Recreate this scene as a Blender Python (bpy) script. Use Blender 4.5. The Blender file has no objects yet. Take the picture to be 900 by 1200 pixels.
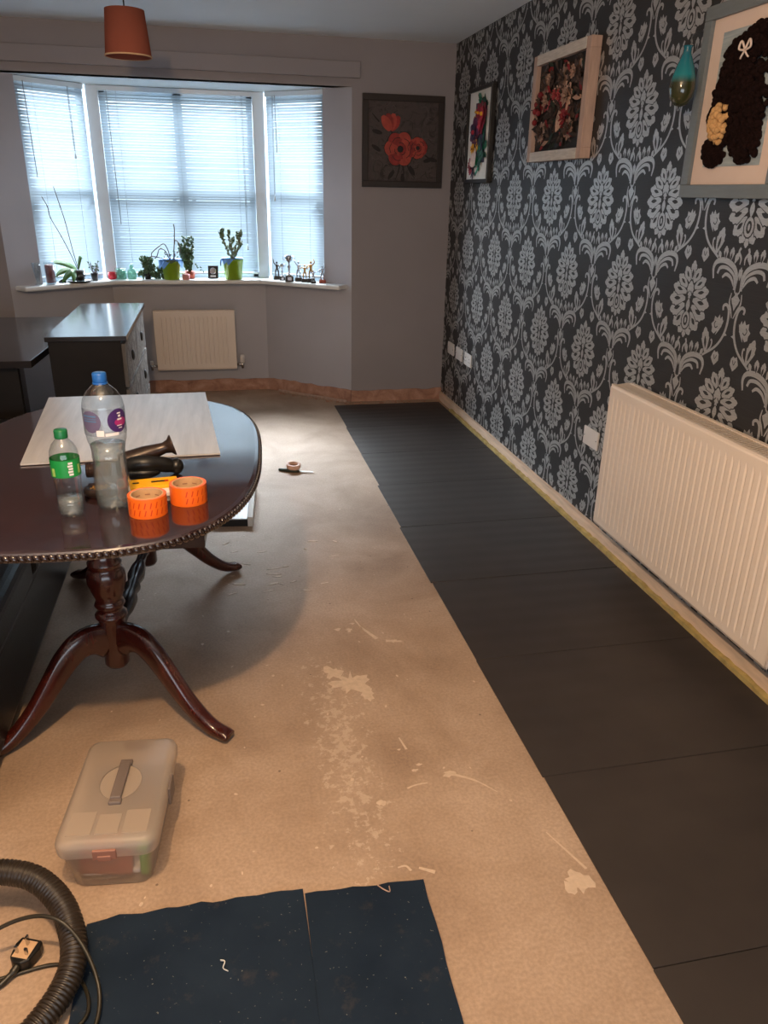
import bpy, bmesh, math, random
from math import sin, cos, pi, radians, sqrt, atan2
from mathutils import Vector, Matrix, Euler
from mathutils.geometry import tessellate_polygon

sc = bpy.context.scene
col = sc.collection

# ------------------------------------------------------------------ camera, light, exposure
def make_camera():
    yaw, pit, rol = radians(12.4), radians(22.6), radians(1.15)
    fwd = Vector((sin(yaw) * cos(pit), cos(yaw) * cos(pit), -sin(pit)))
    right = Vector((cos(yaw), -sin(yaw), 0))
    up = right.cross(fwd)
    r2 = right * cos(rol) + up * sin(rol)
    u2 = -right * sin(rol) + up * cos(rol)
    cam = bpy.data.cameras.new('camera')
    cam.lens = 27.0; cam.sensor_width = 36.0; cam.sensor_fit = 'AUTO'
    cam.clip_start = 0.02; cam.clip_end = 100
    o = bpy.data.objects.new('camera', cam); col.objects.link(o)
    m = Matrix((r2, u2, -fwd)).transposed().to_4x4()
    m.translation = Vector((0, 0, 1.5))
    o.matrix_world = m
    sc.camera = o
make_camera()

sc.view_settings.view_transform = 'Standard'
sc.view_settings.look = 'None'
sc.view_settings.gamma = 1.0
sc.view_settings.use_curve_mapping = False
sc.view_settings.exposure = 0.0

world = bpy.data.worlds.new('sky'); sc.world = world
world.use_nodes = True
world.node_tree.nodes['Background'].inputs[0].default_value = (0.80, 0.92, 1.0, 1)
world.node_tree.nodes['Background'].inputs[1].default_value = 3.6

DAY = (0.88, 0.955, 1.0)
def area(name, loc, direction, sx, sy, power, color):
    l = bpy.data.lights.new(name, 'AREA'); l.shape = 'RECTANGLE'
    l.size = sx; l.size_y = sy; l.energy = power; l.color = color
    o = bpy.data.objects.new(name, l); col.objects.link(o)
    o.location = loc
    o.rotation_euler = Vector(direction).to_track_quat('-Z', 'Y').to_euler()
    return o

area('sky_over_the_street', (-0.1, 10.2, 5.2), (0, -1, -0.84), 6.0, 2.2, 5200, (0.90, 0.955, 1.0))
area('sky_on_the_left', (-5.2, 9.6, 3.6), (0.80, -0.60, -0.26), 3.0, 2.2, 2300, (0.90, 0.94, 1.0))
area('sky_on_the_right', (5.0, 9.6, 3.6), (-0.80, -0.60, -0.26), 3.0, 2.2, 1900, (0.90, 0.94, 1.0))
area('rear_ambient_fill', (-0.2, -1.25, 1.15), (0, 1, 0.9), 2.4, 2.0, 65, (0.80, 0.90, 1.0))     # unseen fill added behind the camera to lift ambient light and ceiling
LAMP = (-0.30, 0.75, 2.10)                       # the lit pendant above the photographer
l = bpy.data.lights.new('pendant_bulb_light', 'POINT')
l.energy = 112; l.color = (1.0, 0.65, 0.36); l.shadow_soft_size = 0.035
lo = bpy.data.objects.new('pendant_bulb_light', l); col.objects.link(lo); lo.location = LAMP

sc.cycles.max_bounces = 8
sc.cycles.diffuse_bounces = 4
sc.cycles.transparent_max_bounces = 16
sc.cycles.sample_clamp_indirect = 4.0
sc.cycles.caustics_reflective = False
sc.cycles.caustics_refractive = False

# ------------------------------------------------------------------ materials
def lin(c):
    return tuple((x / 12.92 if x <= 0.04045 else ((x + 0.055) / 1.055) ** 2.4) for x in c)
def rgb(r, g, b):
    return lin((r / 255, g / 255, b / 255)) + (1,)

def nt(name):
    m = bpy.data.materials.new(name); m.use_nodes = True
    n = m.node_tree; b = n.nodes['Principled BSDF']
    return m, n, b
def ramp(n, stops, fac, interp='LINEAR'):
    r = n.nodes.new('ShaderNodeValToRGB'); r.color_ramp.interpolation = interp
    e = r.color_ramp.elements
    e[0].position, e[0].color = stops[0]; e[1].position, e[1].color = stops[-1]
    for p, c in stops[1:-1]:
        x = e.new(p); x.color = c
    n.links.new(fac, r.inputs[0]); return r.outputs[0]
def coords(n, scale=(1, 1, 1)):
    t = n.nodes.new('ShaderNodeTexCoord'); mp = n.nodes.new('ShaderNodeMapping')
    mp.inputs['Scale'].default_value = scale
    n.links.new(t.outputs['Object'], mp.inputs[0]); return mp.outputs[0]
def noise(n, vec, scale, detail=4, rough=0.55, dist=0.0):
    t = n.nodes.new('ShaderNodeTexNoise')
    t.inputs['Scale'].default_value = scale; t.inputs['Detail'].default_value = detail
    t.inputs['Roughness'].default_value = rough; t.inputs['Distortion'].default_value = dist
    if vec: n.links.new(vec, t.inputs['Vector'])
    return t.outputs[0]
def mixc(n, fac, a, b, mode='MIX'):
    m = n.nodes.new('ShaderNodeMix'); m.data_type = 'RGBA'; m.blend_type = mode
    for v, i in ((fac, 0), (a, 6), (b, 7)):
        if isinstance(v, (int, float)): m.inputs[i].default_value = v
        elif isinstance(v, tuple): m.inputs[i].default_value = v
        else: n.links.new(v, m.inputs[i])
    return m.outputs[2]
def bump(n, b, h, strength=0.3, dist=0.002):
    x = n.nodes.new('ShaderNodeBump'); x.inputs['Strength'].default_value = strength
    x.inputs['Distance'].default_value = dist
    n.links.new(h, x.inputs['Height']); n.links.new(x.outputs[0], b.inputs['Normal'])
def mathn(n, op, a, b=None, clamp=False):
    m = n.nodes.new('ShaderNodeMath'); m.operation = op; m.use_clamp = clamp
    for v, i in ((a, 0), (b, 1)):
        if v is None: continue
        if isinstance(v, (int, float)): m.inputs[i].default_value = v
        else: n.links.new(v, m.inputs[i])
    return m.outputs[0]

def mat(name, c, rough=0.5, metal=0.0, var=0.08, vscale=12, spec=0.5, stretch=(1, 1, 1), bmp=0.0, coat=0.0, sheen=0.0):
    """plain procedural material: base colour with a soft noise variation"""
    m, n, b = nt(name)
    v = coords(n, stretch)
    f = noise(n, v, vscale)
    lo = tuple(x * (1 - var) for x in c[:3]) + (1,); hi = tuple(min(1, x * (1 + var)) for x in c[:3]) + (1,)
    n.links.new(ramp(n, [(0.3, lo), (0.7, hi)], f), b.inputs['Base Color'])
    b.inputs['Roughness'].default_value = rough; b.inputs['Metallic'].default_value = metal
    b.inputs['Specular IOR Level'].default_value = spec
    b.inputs['Coat Weight'].default_value = coat; b.inputs['Coat Roughness'].default_value = 0.08
    b.inputs['Sheen Weight'].default_value = sheen
    if bmp: bump(n, b, noise(n, v, vscale * 8, 3), bmp)
    return m

def clear(name, tint, gloss=0.10, rough=0.04, milk=0.0, milkc=(0.9, 0.9, 0.9, 1)):
    """thin clear plastic or glass"""
    m, n, b = nt(name); n.nodes.remove(b)
    out = n.nodes['Material Output']
    tr = n.nodes.new('ShaderNodeBsdfTransparent'); tr.inputs[0].default_value = tint
    gl = n.nodes.new('ShaderNodeBsdfGlossy'); gl.inputs['Roughness'].default_value = rough
    lw = n.nodes.new('ShaderNodeLayerWeight'); lw.inputs[0].default_value = 0.35
    f = mathn(n, 'ADD', mathn(n, 'MULTIPLY', lw.outputs['Facing'], 0.45), gloss * 0.5, True)
    mx = n.nodes.new('ShaderNodeMixShader'); n.links.new(f, mx.inputs[0])
    base = tr.outputs[0]
    if milk > 0:
        d = n.nodes.new('ShaderNodeBsdfDiffuse'); d.inputs[0].default_value = milkc
        t2 = n.nodes.new('ShaderNodeBsdfTranslucent'); t2.inputs[0].default_value = milkc
        dm = n.nodes.new('ShaderNodeMixShader'); dm.inputs[0].default_value = 0.4
        n.links.new(d.outputs[0], dm.inputs[1]); n.links.new(t2.outputs[0], dm.inputs[2])
        mm = n.nodes.new('ShaderNodeMixShader'); mm.inputs[0].default_value = milk
        n.links.new(tr.outputs[0], mm.inputs[1]); n.links.new(dm.outputs[0], mm.inputs[2]); base = mm.outputs[0]
    n.links.new(base, mx.inputs[1]); n.links.new(gl.outputs[0], mx.inputs[2])
    n.links.new(mx.outputs[0], out.inputs[0])
    return m

def translucent(name, c, amount=0.5, gloss=0.04):
    m, n, b = nt(name); n.nodes.remove(b); out = n.nodes['Material Output']
    d = n.nodes.new('ShaderNodeBsdfDiffuse'); d.inputs[0].default_value = c
    t = n.nodes.new('ShaderNodeBsdfTranslucent'); t.inputs[0].default_value = c
    v = coords(n); f = noise(n, v, 30)
    cc = ramp(n, [(0.2, tuple(x * 0.97 for x in c[:3]) + (1,)), (0.8, c)], f)
    n.links.new(cc, d.inputs[0]); n.links.new(cc, t.inputs[0])
    mx = n.nodes.new('ShaderNodeMixShader'); mx.inputs[0].default_value = amount
    n.links.new(d.outputs[0], mx.inputs[1]); n.links.new(t.outputs[0], mx.inputs[2])
    n.links.new(mx.outputs[0], out.inputs[0]); return m

M = {}
M['wall'] = mat('wall_paint', rgb(150, 146, 150), 0.75, var=0.03, vscale=3, bmp=0.05)
M['bay'] = mat('daylit_wall_paint', rgb(176, 176, 184), 0.7, var=0.03, vscale=3, bmp=0.05)  # wall paint made lighter and bluer, window light put into the colour
M['ceil'] = mat('ceiling_paint', rgb(232, 238, 244), 0.9, var=0.02, vscale=2)
M['bayceil'] = mat('bay_ceiling_paint', rgb(235, 238, 238), 0.7, var=0.02, vscale=2)
M['upvc'] = mat('white_upvc', rgb(222, 236, 246), 0.3, var=0.02)
M['sill'] = mat('white_sill_paint', rgb(228, 228, 226), 0.3, var=0.03)
M['glass'] = clear('window_glass', (0.95, 0.98, 1, 1), 0.05)
M['slat'] = translucent('blind_slat', rgb(180, 192, 200), 0.30)
M['cord'] = mat('blind_cord', rgb(150, 155, 160), 0.6)
M['radiator'] = mat('radiator_enamel', rgb(232, 218, 204), 0.35, var=0.02, vscale=5)
M['radiator_in'] = mat('radiator_convector', rgb(120, 104, 90), 0.5)
M['chrome'] = mat('chrome', rgb(200, 200, 200), 0.2, 1.0, var=0.03)
M['copper'] = mat('pipe', rgb(150, 140, 130), 0.35, 0.6)
M['white_plastic'] = mat('white_plastic', rgb(230, 226, 222), 0.35, var=0.02)
M['dark_slot'] = mat('dark_slot', rgb(30, 28, 26), 0.6)
M['plaster'] = None
M['black_wood'] = mat('black_brown_veneer', rgb(34, 28, 27), 0.16, var=0.25, vscale=6, stretch=(1, 12, 1))
M['black_wood'].node_tree.nodes['Principled BSDF'].inputs['IOR'].default_value = 1.75
M['black_body'] = mat('black_carcass', rgb(22, 18, 17), 0.5, var=0.2, spec=0.3)
M['mahog'] = mat('mahogany_legs', rgb(62, 21, 15), 0.25, var=0.3, vscale=7, stretch=(6, 6, 1), coat=0.5)
M['mahog_dark'] = mat('dark_mahogany', rgb(38, 20, 18), 0.25, var=0.25, vscale=6)
M['leather'] = mat('black_leather', rgb(22, 20, 20), 0.36, var=0.3, vscale=20, bmp=0.3)
M['frame_black'] = mat('black_frame', rgb(20, 18, 18), 0.4)
M['matw'] = mat('white_mount_board', rgb(225, 222, 216), 0.8, var=0.02)
M['matpink'] = mat('pale_pink_mount', rgb(212, 194, 184), 0.8, var=0.02)
M['frame_grey'] = mat('grey_painted_frame', rgb(104, 112, 116), 0.45, var=0.06, vscale=20, stretch=(1, 1, 6))
M['rust'] = mat('lampshade_fabric', rgb(150, 92, 78), 0.8, var=0.08, vscale=60)
M['black_plastic'] = mat('black_plastic', rgb(20, 19, 18), 0.35)
M['gold'] = mat('old_gold', rgb(190, 150, 90), 0.35, 0.8, var=0.15, vscale=30)
M['silver'] = mat('silver', rgb(190, 190, 195), 0.22, 1.0, var=0.05)
M['green_pot'] = mat('lime_green_pot', rgb(140, 178, 44), 0.3, var=0.06)
M['blue_paper'] = mat('blue_tissue', rgb(110, 160, 225), 0.6, var=0.1, vscale=30)
M['leaf'] = mat('jade_leaf', rgb(74, 100, 66), 0.45, var=0.3, vscale=40)
M['leaf_pale'] = mat('pale_leaf', rgb(128, 142, 112), 0.5, var=0.3, vscale=40)
M['leaf_orchid'] = mat('orchid_leaf', rgb(84, 124, 60), 0.35, var=0.15, vscale=15)
M['stem'] = mat('brown_stem', rgb(96, 78, 68), 0.7, var=0.2, vscale=30)
M['soil'] = mat('potting_bark', rgb(60, 46, 38), 0.9, var=0.4, vscale=60, bmp=0.5)
M['red_wax'] = mat('red_wax', rgb(150, 22, 32), 0.35, var=0.1)
M['clearglass'] = clear('clear_glass', (0.93, 0.96, 0.97, 1), 0.12)
M['greenglass'] = clear('green_glass', (0.72, 0.86, 0.80, 1), 0.12, milk=0.25, milkc=rgb(150, 190, 178))
M['pet'] = clear('clear_bottle_plastic', (0.96, 0.985, 0.99, 1), 0.14, rough=0.06)
M['water'] = clear('water', (0.93, 0.96, 0.97, 1), 0.16, rough=0.10, milk=0.30, milkc=rgb(205, 214, 214))
M['blue_cap'] = mat('blue_cap', rgb(30, 92, 170), 0.35)
M['green_cap'] = mat('green_cap', rgb(18, 104, 60), 0.35)
M['green_label'] = mat('green_label', rgb(22, 140, 66), 0.35)
M['lime_print'] = mat('lime_print', rgb(150, 190, 100), 0.4)
M['purple'] = mat('purple_emblem', rgb(62, 36, 96), 0.4, var=0.15, vscale=40)
M['magenta'] = mat('magenta_print', rgb(160, 40, 110), 0.4)
M['white_print'] = mat('white_print', rgb(225, 222, 225), 0.5)
M['blue_print'] = mat('blue_print', rgb(80, 120, 160), 0.4)
M['orange'] = mat('orange_tape', rgb(238, 108, 30), 0.28, var=0.05)
M['redprint'] = mat('red_print', rgb(205, 58, 12), 0.35)
M['kraft'] = mat('cardboard_core', rgb(205, 168, 130), 0.8, var=0.1, vscale=40)
M['brown_print'] = mat('brown_print', rgb(168, 124, 98), 0.8)
M['yellow'] = mat('yellow_card', rgb(245, 180, 20), 0.4)
M['bronze'] = mat('dark_bronze', rgb(52, 38, 32), 0.3, 0.3, var=0.3, vscale=60)
M['navy'] = None
M['handle_grey'] = mat('grey_handle', rgb(112, 100, 94), 0.45)
M['milky'] = clear('milky_lid', (0.93, 0.91, 0.89, 1), 0.06, rough=0.4, milk=0.52, milkc=rgb(232, 216, 198))
M['boxclear'] = clear('box_body_plastic', (0.94, 0.92, 0.90, 1), 0.06, rough=0.3, milk=0.22, milkc=rgb(205, 196, 188))
M['terracotta'] = mat('red_brown_contents', rgb(150, 66, 44), 0.6, var=0.2, vscale=20)
M['green_item'] = mat('green_contents', rgb(84, 150, 40), 0.5)
M['pinkish'] = mat('pink_wax', rgb(225, 150, 150), 0.5)
M['masking'] = mat('masking_tape', rgb(206, 168, 150), 0.6)
M['steel'] = mat('steel', rgb(150, 150, 148), 0.35, 0.9)
M['darkgreen'] = mat('dark_green_handle', rgb(42, 52, 44), 0.45)
M['cable'] = mat('olive_black_cable', rgb(40, 36, 26), 0.4)
M['teal'] = None
M['timber'] = mat('raw_pine', rgb(182, 156, 142), 0.7, var=0.15, vscale=9, stretch=(6, 6, 1))
M['limed'] = mat('limewashed_wood', rgb(196, 190, 182), 0.75, var=0.15, vscale=14, stretch=(1, 8, 8))

def m_floor():
    m, n, b = nt('bare_screed')
    v = coords(n)
    base = ramp(n, [(0.32, rgb(150, 125, 104)), (0.5, rgb(172, 147, 125)), (0.70, rgb(188, 164, 143))], noise(n, v, 2.2, 6, 0.6, 0.4))
    fine = ramp(n, [(0.35, (0.80, 0.80, 0.80, 1)), (0.65, (1.06, 1.06, 1.06, 1))], noise(n, v, 120, 3))
    base = mixc(n, 0.8, base, fine, 'MULTIPLY')
    # dusty patches of old adhesive in a band running down the room
    t = n.nodes.new('ShaderNodeTexCoord'); s = n.nodes.new('ShaderNodeSeparateXYZ'); n.links.new(t.outputs['Object'], s.inputs[0])
    dx = mathn(n, 'ABSOLUTE', mathn(n, 'SUBTRACT', s.outputs[0], 0.285))
    bx = mathn(n, 'SUBTRACT', 1.0, mathn(n, 'DIVIDE', dx, 0.115), True)
    dy = mathn(n, 'ABSOLUTE', mathn(n, 'SUBTRACT', s.outputs[1], 1.78))
    by = mathn(n, 'SUBTRACT', 1.0, mathn(n, 'DIVIDE', dy, 0.56), True)
    band = mathn(n, 'MULTIPLY', mathn(n, 'POWER', bx, 0.6), mathn(n, 'POWER', by, 0.4))
    pat = noise(n, v, 34, 7, 0.72)
    msk = mathn(n, 'GREATER_THAN', mathn(n, 'ADD', pat, mathn(n, 'MULTIPLY', band, 0.17)), 0.655)
    msk = mathn(n, 'MULTIPLY', msk, mathn(n, 'GREATER_THAN', band, 0.02))
    soft = mathn(n, 'MULTIPLY', band, 0.14)
    base = mixc(n, mathn(n, 'MAXIMUM', mathn(n, 'MULTIPLY', msk, 0.42), soft), base, rgb(216, 196, 176))
    sp = mathn(n, 'GREATER_THAN', noise(n, v, 26, 5, 0.8), 0.735)
    base = mixc(n, mathn(n, 'MULTIPLY', sp, 0.45), base, rgb(222, 208, 190))
    dk = n.nodes.new('ShaderNodeTexVoronoi'); dk.inputs['Scale'].default_value = 9; n.links.new(v, dk.inputs['Vector'])
    dd = mathn(n, 'LESS_THAN', dk.outputs['Distance'], 0.035)
    base = mixc(n, mathn(n, 'MULTIPLY', dd, 0.6), base, rgb(66, 50, 42))
    n.links.new(base, b.inputs['Base Color'])
    b.inputs['Roughness'].default_value = 0.62
    bump(n, b, noise(n, v, 60, 5, 0.7), 0.25, 0.002)
    return m
M['floor'] = m_floor()

def m_board():
    m, n, b = nt('dark_foam_underlay')
    v = coords(n)
    w = n.nodes.new('ShaderNodeTexWave'); w.wave_type = 'BANDS'; w.bands_direction = 'Y'
    w.inputs['Scale'].default_value = 3.4; w.inputs['Distortion'].default_value = 1.2; w.inputs['Detail'].default_value = 2
    n.links.new(v, w.inputs['Vector'])
    c = ramp(n, [(0.25, rgb(50, 45, 43)), (0.75, rgb(60, 54, 51))], noise(n, v, 5, 4))
    dust = mathn(n, 'GREATER_THAN', noise(n, v, 70, 4, 0.8), 0.76)
    c = mixc(n, mathn(n, 'MULTIPLY', dust, 0.25), c, rgb(150, 140, 130))
    n.links.new(c, b.inputs['Base Color'])
    b.inputs['Roughness'].default_value = 0.5; b.inputs['Specular IOR Level'].default_value = 0.35
    bump(n, b, w.outputs[1], 0.22, 0.004)
    return m
M['board'] = m_board()

def m_navy():
    m, n, b = nt('navy_fibre_sheet')
    v = coords(n)
    c = ramp(n, [(0.3, rgb(18, 32, 48)), (0.7, rgb(28, 42, 58))], noise(n, v, 6, 5))
    d = ramp(n, [(0.58, (0, 0, 0, 1)), (0.8, (1, 1, 1, 1))], noise(n, v, 14, 6, 0.7))
    c = mixc(n, mathn(n, 'MULTIPLY', d, 0.35), c, rgb(96, 86, 76))
    sp = mathn(n, 'GREATER_THAN', noise(n, v, 160, 2, 0.5), 0.74)
    c = mixc(n, mathn(n, 'MULTIPLY', sp, 0.5), c, rgb(150, 150, 140))
    n.links.new(c, b.inputs['Base Color']); b.inputs['Roughness'].default_value = 0.8; b.inputs['Specular IOR Level'].default_value = 0.2
    bump(n, b, noise(n, v, 200, 2), 0.3, 0.001)
    return m
M['navy'] = m_navy()

def m_plaster():
    m, n, b = nt('exposed_plaster')
    v = coords(n)
    c = ramp(n, [(0.3, rgb(140, 102, 88)), (0.5, rgb(176, 134, 114)), (0.7, rgb(200, 164, 146))], noise(n, v, 9, 6, 0.65, 0.5))
    n.links.new(c, b.inputs['Base Color']); b.inputs['Roughness'].default_value = 0.9
    bump(n, b, noise(n, v, 50, 4), 0.5, 0.004)
    return m
M['plaster'] = m_plaster()
M['batten'] = mat('pale_timber_edge', rgb(222, 196, 172), 0.7, var=0.14, vscale=6, stretch=(8, 1, 8), bmp=0.1)
M['foam_yellow'] = mat('yellow_foam', rgb(178, 158, 100), 0.8, var=0.25, vscale=20, bmp=0.5)

def m_tabletop():
    m, n, b = nt('polished_mahogany')
    v = coords(n, (14, 1.2, 1))
    c = ramp(n, [(0.3, rgb(36, 20, 22)), (0.7, rgb(52, 30, 31))], noise(n, v, 3, 5, 0.6, 0.6))
    n.links.new(c, b.inputs['Base Color'])
    r = ramp(n, [(0.4, (0.07, 0.07, 0.07, 1)), (0.7, (0.13, 0.13, 0.13, 1))], noise(n, coords(n), 5, 4))
    n.links.new(r, b.inputs['Roughness'])
    b.inputs['IOR'].default_value = 2.3
    return m
M['top'] = m_tabletop()
def m_panel():
    m, n, b = nt('pale_grey_grained_board')
    v = coords(n, (9, 0.8, 1))
    c = ramp(n, [(0.3, rgb(180, 180, 184)), (0.7, rgb(206, 206, 210))], noise(n, v, 4, 5, 0.6, 0.3))
    n.links.new(c, b.inputs['Base Color']); b.inputs['Roughness'].default_value = 0.3; b.inputs['IOR'].default_value = 1.7
    return m
M['panel'] = m_panel()
def m_teal():
    m, n, b = nt('teal_to_olive_glass')
    t = n.nodes.new('ShaderNodeTexCoord'); s = n.nodes.new('ShaderNodeSeparateXYZ'); n.links.new(t.outputs['Object'], s.inputs[0])
    f = mathn(n, 'ADD', mathn(n, 'MULTIPLY', s.outputs[2], 6.0), 0.5)
    c = ramp(n, [(0.38, rgb(52, 56, 34)), (0.52, rgb(20, 120, 130)), (1.0, rgb(14, 92, 112))], f)
    n.links.new(c, b.inputs['Base Color']); b.inputs['Roughness'].default_value = 0.12
    b.inputs['Coat Weight'].default_value = 0.6
    return m
M['teal'] = m_teal()
def m_canvas_grey():
    m, n, b = nt('dark_painted_canvas')
    v = coords(n)
    c = ramp(n, [(0.3, rgb(38, 34, 34)), (0.5, rgb(78, 68, 68)), (0.72, rgb(52, 56, 54))], noise(n, v, 11, 6, 0.65, 1.8))
    n.links.new(c, b.inputs['Base Color']); b.inputs['Roughness'].default_value = 0.7
    return m
M['canvas_grey'] = m_canvas_grey()
def m_planks():
    m, n, b = nt('blue_grey_plank_paper')
    v = coords(n, (1, 3, 20))
    c = ramp(n, [(0.3, rgb(120, 136, 146)), (0.7, rgb(176, 188, 194))], noise(n, v, 3, 5))
    n.links.new(c, b.inputs['Base Color']); b.inputs['Roughness'].default_value = 0.8
    return m
M['plank_paper'] = m_planks()

# wallpaper
def m_wp_ground():
    m, n, b = nt('charcoal_wallpaper_ground')
    v = coords(n, (1, 1, 60))
    c = ramp(n, [(0.3, rgb(38, 37, 37)), (0.7, rgb(48, 47, 47))], noise(n, v, 12, 3))
    n.links.new(c, b.inputs['Base Color']); b.inputs['Roughness'].default_value = 0.5
    b.inputs['Specular IOR Level'].default_value = 0.35
    return m
M['wp_ground'] = m_wp_ground()
def m_wp_silver():
    m, n, b = nt('silver_wallpaper_print')
    v = coords(n, (1, 1, 30))
    c = ramp(n, [(0.3, rgb(160, 160, 159)), (0.7, rgb(188, 188, 187))], noise(n, v, 25, 3))
    n.links.new(c, b.inputs['Base Color']); b.inputs['Roughness'].default_value = 0.40
    b.inputs['Metallic'].default_value = 0.5
    return m
M['wp_silver'] = m_wp_silver()

# ------------------------------------------------------------------ mesh builder
class B:
    def __init__(s):
        s.v = []; s.f = []; s.m = []; s.sm = []
    def add(s, vs, fs, mi=0, smooth=False):
        o = len(s.v); s.v += [tuple(x) for x in vs]
        for f in fs:
            s.f.append(tuple(i + o for i in f)); s.m.append(mi); s.sm.append(smooth)
        return s
    def box(s, c, d, rz=0, mi=0, rx=0, ry=0, taper=1.0):
        R = Euler((rx, ry, rz)).to_matrix(); c = Vector(c); vs = []
        for z in (-1, 1):
            k = taper if z > 0 else 1.0
            for x, y in ((-1, -1), (1, -1), (1, 1), (-1, 1)):
                vs.append(c + R @ Vector((x * d[0] / 2 * k, y * d[1] / 2 * k, z * d[2] / 2)))
        return s.add(vs, [(3, 2, 1, 0), (4, 5, 6, 7), (0, 1, 5, 4), (1, 2, 6, 5), (2, 3, 7, 6), (3, 0, 4, 7)], mi)
    def span(s, a, b, mi=0):
        return s.box([(p + q) / 2 for p, q in zip(a, b)], [abs(q - p) for p, q in zip(a, b)], mi=mi)
    def lathe(s, prof, c=(0, 0, 0), n=24, mi=0, smooth=True, axis=None, sx=1, sy=1, closed=False):
        R = Matrix.Identity(3)
        if axis is not None: R = Vector((0, 0, 1)).rotation_difference(Vector(axis)).to_matrix()
        c = Vector(c); vs = []; fs = []
        for r, z in prof:
            for i in range(n):
                a = 2 * pi * i / n
                vs.append(c + R @ Vector((r * cos(a) * sx, r * sin(a) * sy, z)))
        k = len(prof)
        for j in range(k - 1 if not closed else k):
            j2 = (j + 1) % k
            for i in range(n):
                i2 = (i + 1) % n
                fs.append((j * n + i, j * n + i2, j2 * n + i2, j2 * n + i))
        if not closed:
            if prof[0][0] > 1e-6: fs.append(tuple(reversed(range(n))))
            if prof[-1][0] > 1e-6: fs.append(tuple((k - 1) * n + i for i in range(n)))
        return s.add(vs, fs, mi, smooth)
    def cyl(s, a, b, r, n=16, mi=0, r2=None, smooth=True):
        a = Vector(a); b = Vector(b); L = (b - a).length
        r2 = r if r2 is None else r2
        return s.lathe([(r, 0), (r2, L)], a, n, mi, smooth, axis=(b - a))
    def tube(s, pts, r, n=10, mi=0, closed=False, smooth=True, flat=1.0):
        pts = [Vector(p) for p in pts]; k = len(pts)
        rs = r if isinstance(r, (list, tuple)) else [r] * k
        vs = []; fs = []; prev = None
        for i, p in enumerate(pts):
            if closed: t = pts[(i + 1) % k] - pts[i - 1]
            else: t = pts[min(i + 1, k - 1)] - pts[max(i - 1, 0)]
            t.normalize()
            if prev is None:
                u = t.orthogonal().normalized()
                if abs(t.z) < 0.95: u = (Vector((0, 0, 1)) - t * t.z).normalized()
            else: u = (prev - t * prev.dot(t)).normalized()
            prev = u; w = t.cross(u)
            for j in range(n):
                a = 2 * pi * j / n
                vs.append(p + (u * cos(a) + w * sin(a) * flat) * rs[i])
        for i in range(k if closed else k - 1):
            i2 = (i + 1) % k
            for j in range(n):
                j2 = (j + 1) % n
                fs.append((i * n + j, i * n + j2, i2 * n + j2, i2 * n + j))
        if not closed:
            fs.append(tuple(reversed(range(n)))); fs.append(tuple((k - 1) * n + j for j in range(n)))
        return s.add(vs, fs, mi, smooth)
    def ball(s, c, r, n=10, m=6, mi=0, rot=None, smooth=True):
        c = Vector(c); r = r if isinstance(r, (tuple, list)) else (r, r, r)
        R = rot or Matrix.Identity(3); vs = []; fs = []
        vs.append(c + R @ Vector((0, 0, -r[2])))
        for j in range(1, m):
            ph = -pi / 2 + pi * j / m
            for i in range(n):
                a = 2 * pi * i / n
                vs.append(c + R @ Vector((r[0] * cos(ph) * cos(a), r[1] * cos(ph) * sin(a), r[2] * sin(ph))))
        vs.append(c + R @ Vector((0, 0, r[2])))
        for i in range(n):
            i2 = (i + 1) % n
            fs.append((0, 1 + i2, 1 + i))
            for j in range(m - 2):
                a = 1 + j * n
                fs.append((a + i, a + i2, a + n + i2, a + n + i))
            fs.append((1 + (m - 2) * n + i, 1 + (m - 2) * n + i2, len(vs) - 1))
        return s.add(vs, fs, mi, smooth)
    def prism(s, pts, z0, z1, mi=0, M4=None, smooth=False):
        """pts: 2D outline, ccw; extruded z0..z1; M4 maps local to world"""
        n = len(pts); vs = [Vector((p[0], p[1], z0)) for p in pts] + [Vector((p[0], p[1], z1)) for p in pts]
        if M4 is not None: vs = [M4 @ v for v in vs]
        fs = [(i, (i + 1) % n, n + (i + 1) % n, n + i) for i in range(n)]
        tri = tessellate_polygon([[Vector((p[0], p[1], 0)) for p in pts]])
        for t in tri:
            fs.append((t[0] + n, t[1] + n, t[2] + n)); fs.append((t[2], t[1], t[0]))
        return s.add(vs, fs, mi, smooth)
    def obj(s, name, mats, parent=None, bevel=0.0, loc=None, seg=2, fixn=True):
        me = bpy.data.meshes.new(name)
        if not isinstance(mats, (list, tuple)): mats = [mats]
        me.from_pydata(s.v, [], s.f)
        for m in mats: me.materials.append(m)
        me.polygons.foreach_set('material_index', s.m)
        me.polygons.foreach_set('use_smooth', s.sm)
        me.validate(); me.update()
        if fixn:
            bm = bmesh.new(); bm.from_mesh(me); bmesh.ops.recalc_face_normals(bm, faces=bm.faces); bm.to_mesh(me); bm.free()
        o = bpy.data.objects.new(name, me); col.objects.link(o)
        if parent is not None: o.parent = parent
        if loc is not None: o.location = loc
        if bevel:
            md = o.modifiers.new('bevel', 'BEVEL'); md.width = bevel; md.segments = seg; md.limit_method = 'ANGLE'
        return o

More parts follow.
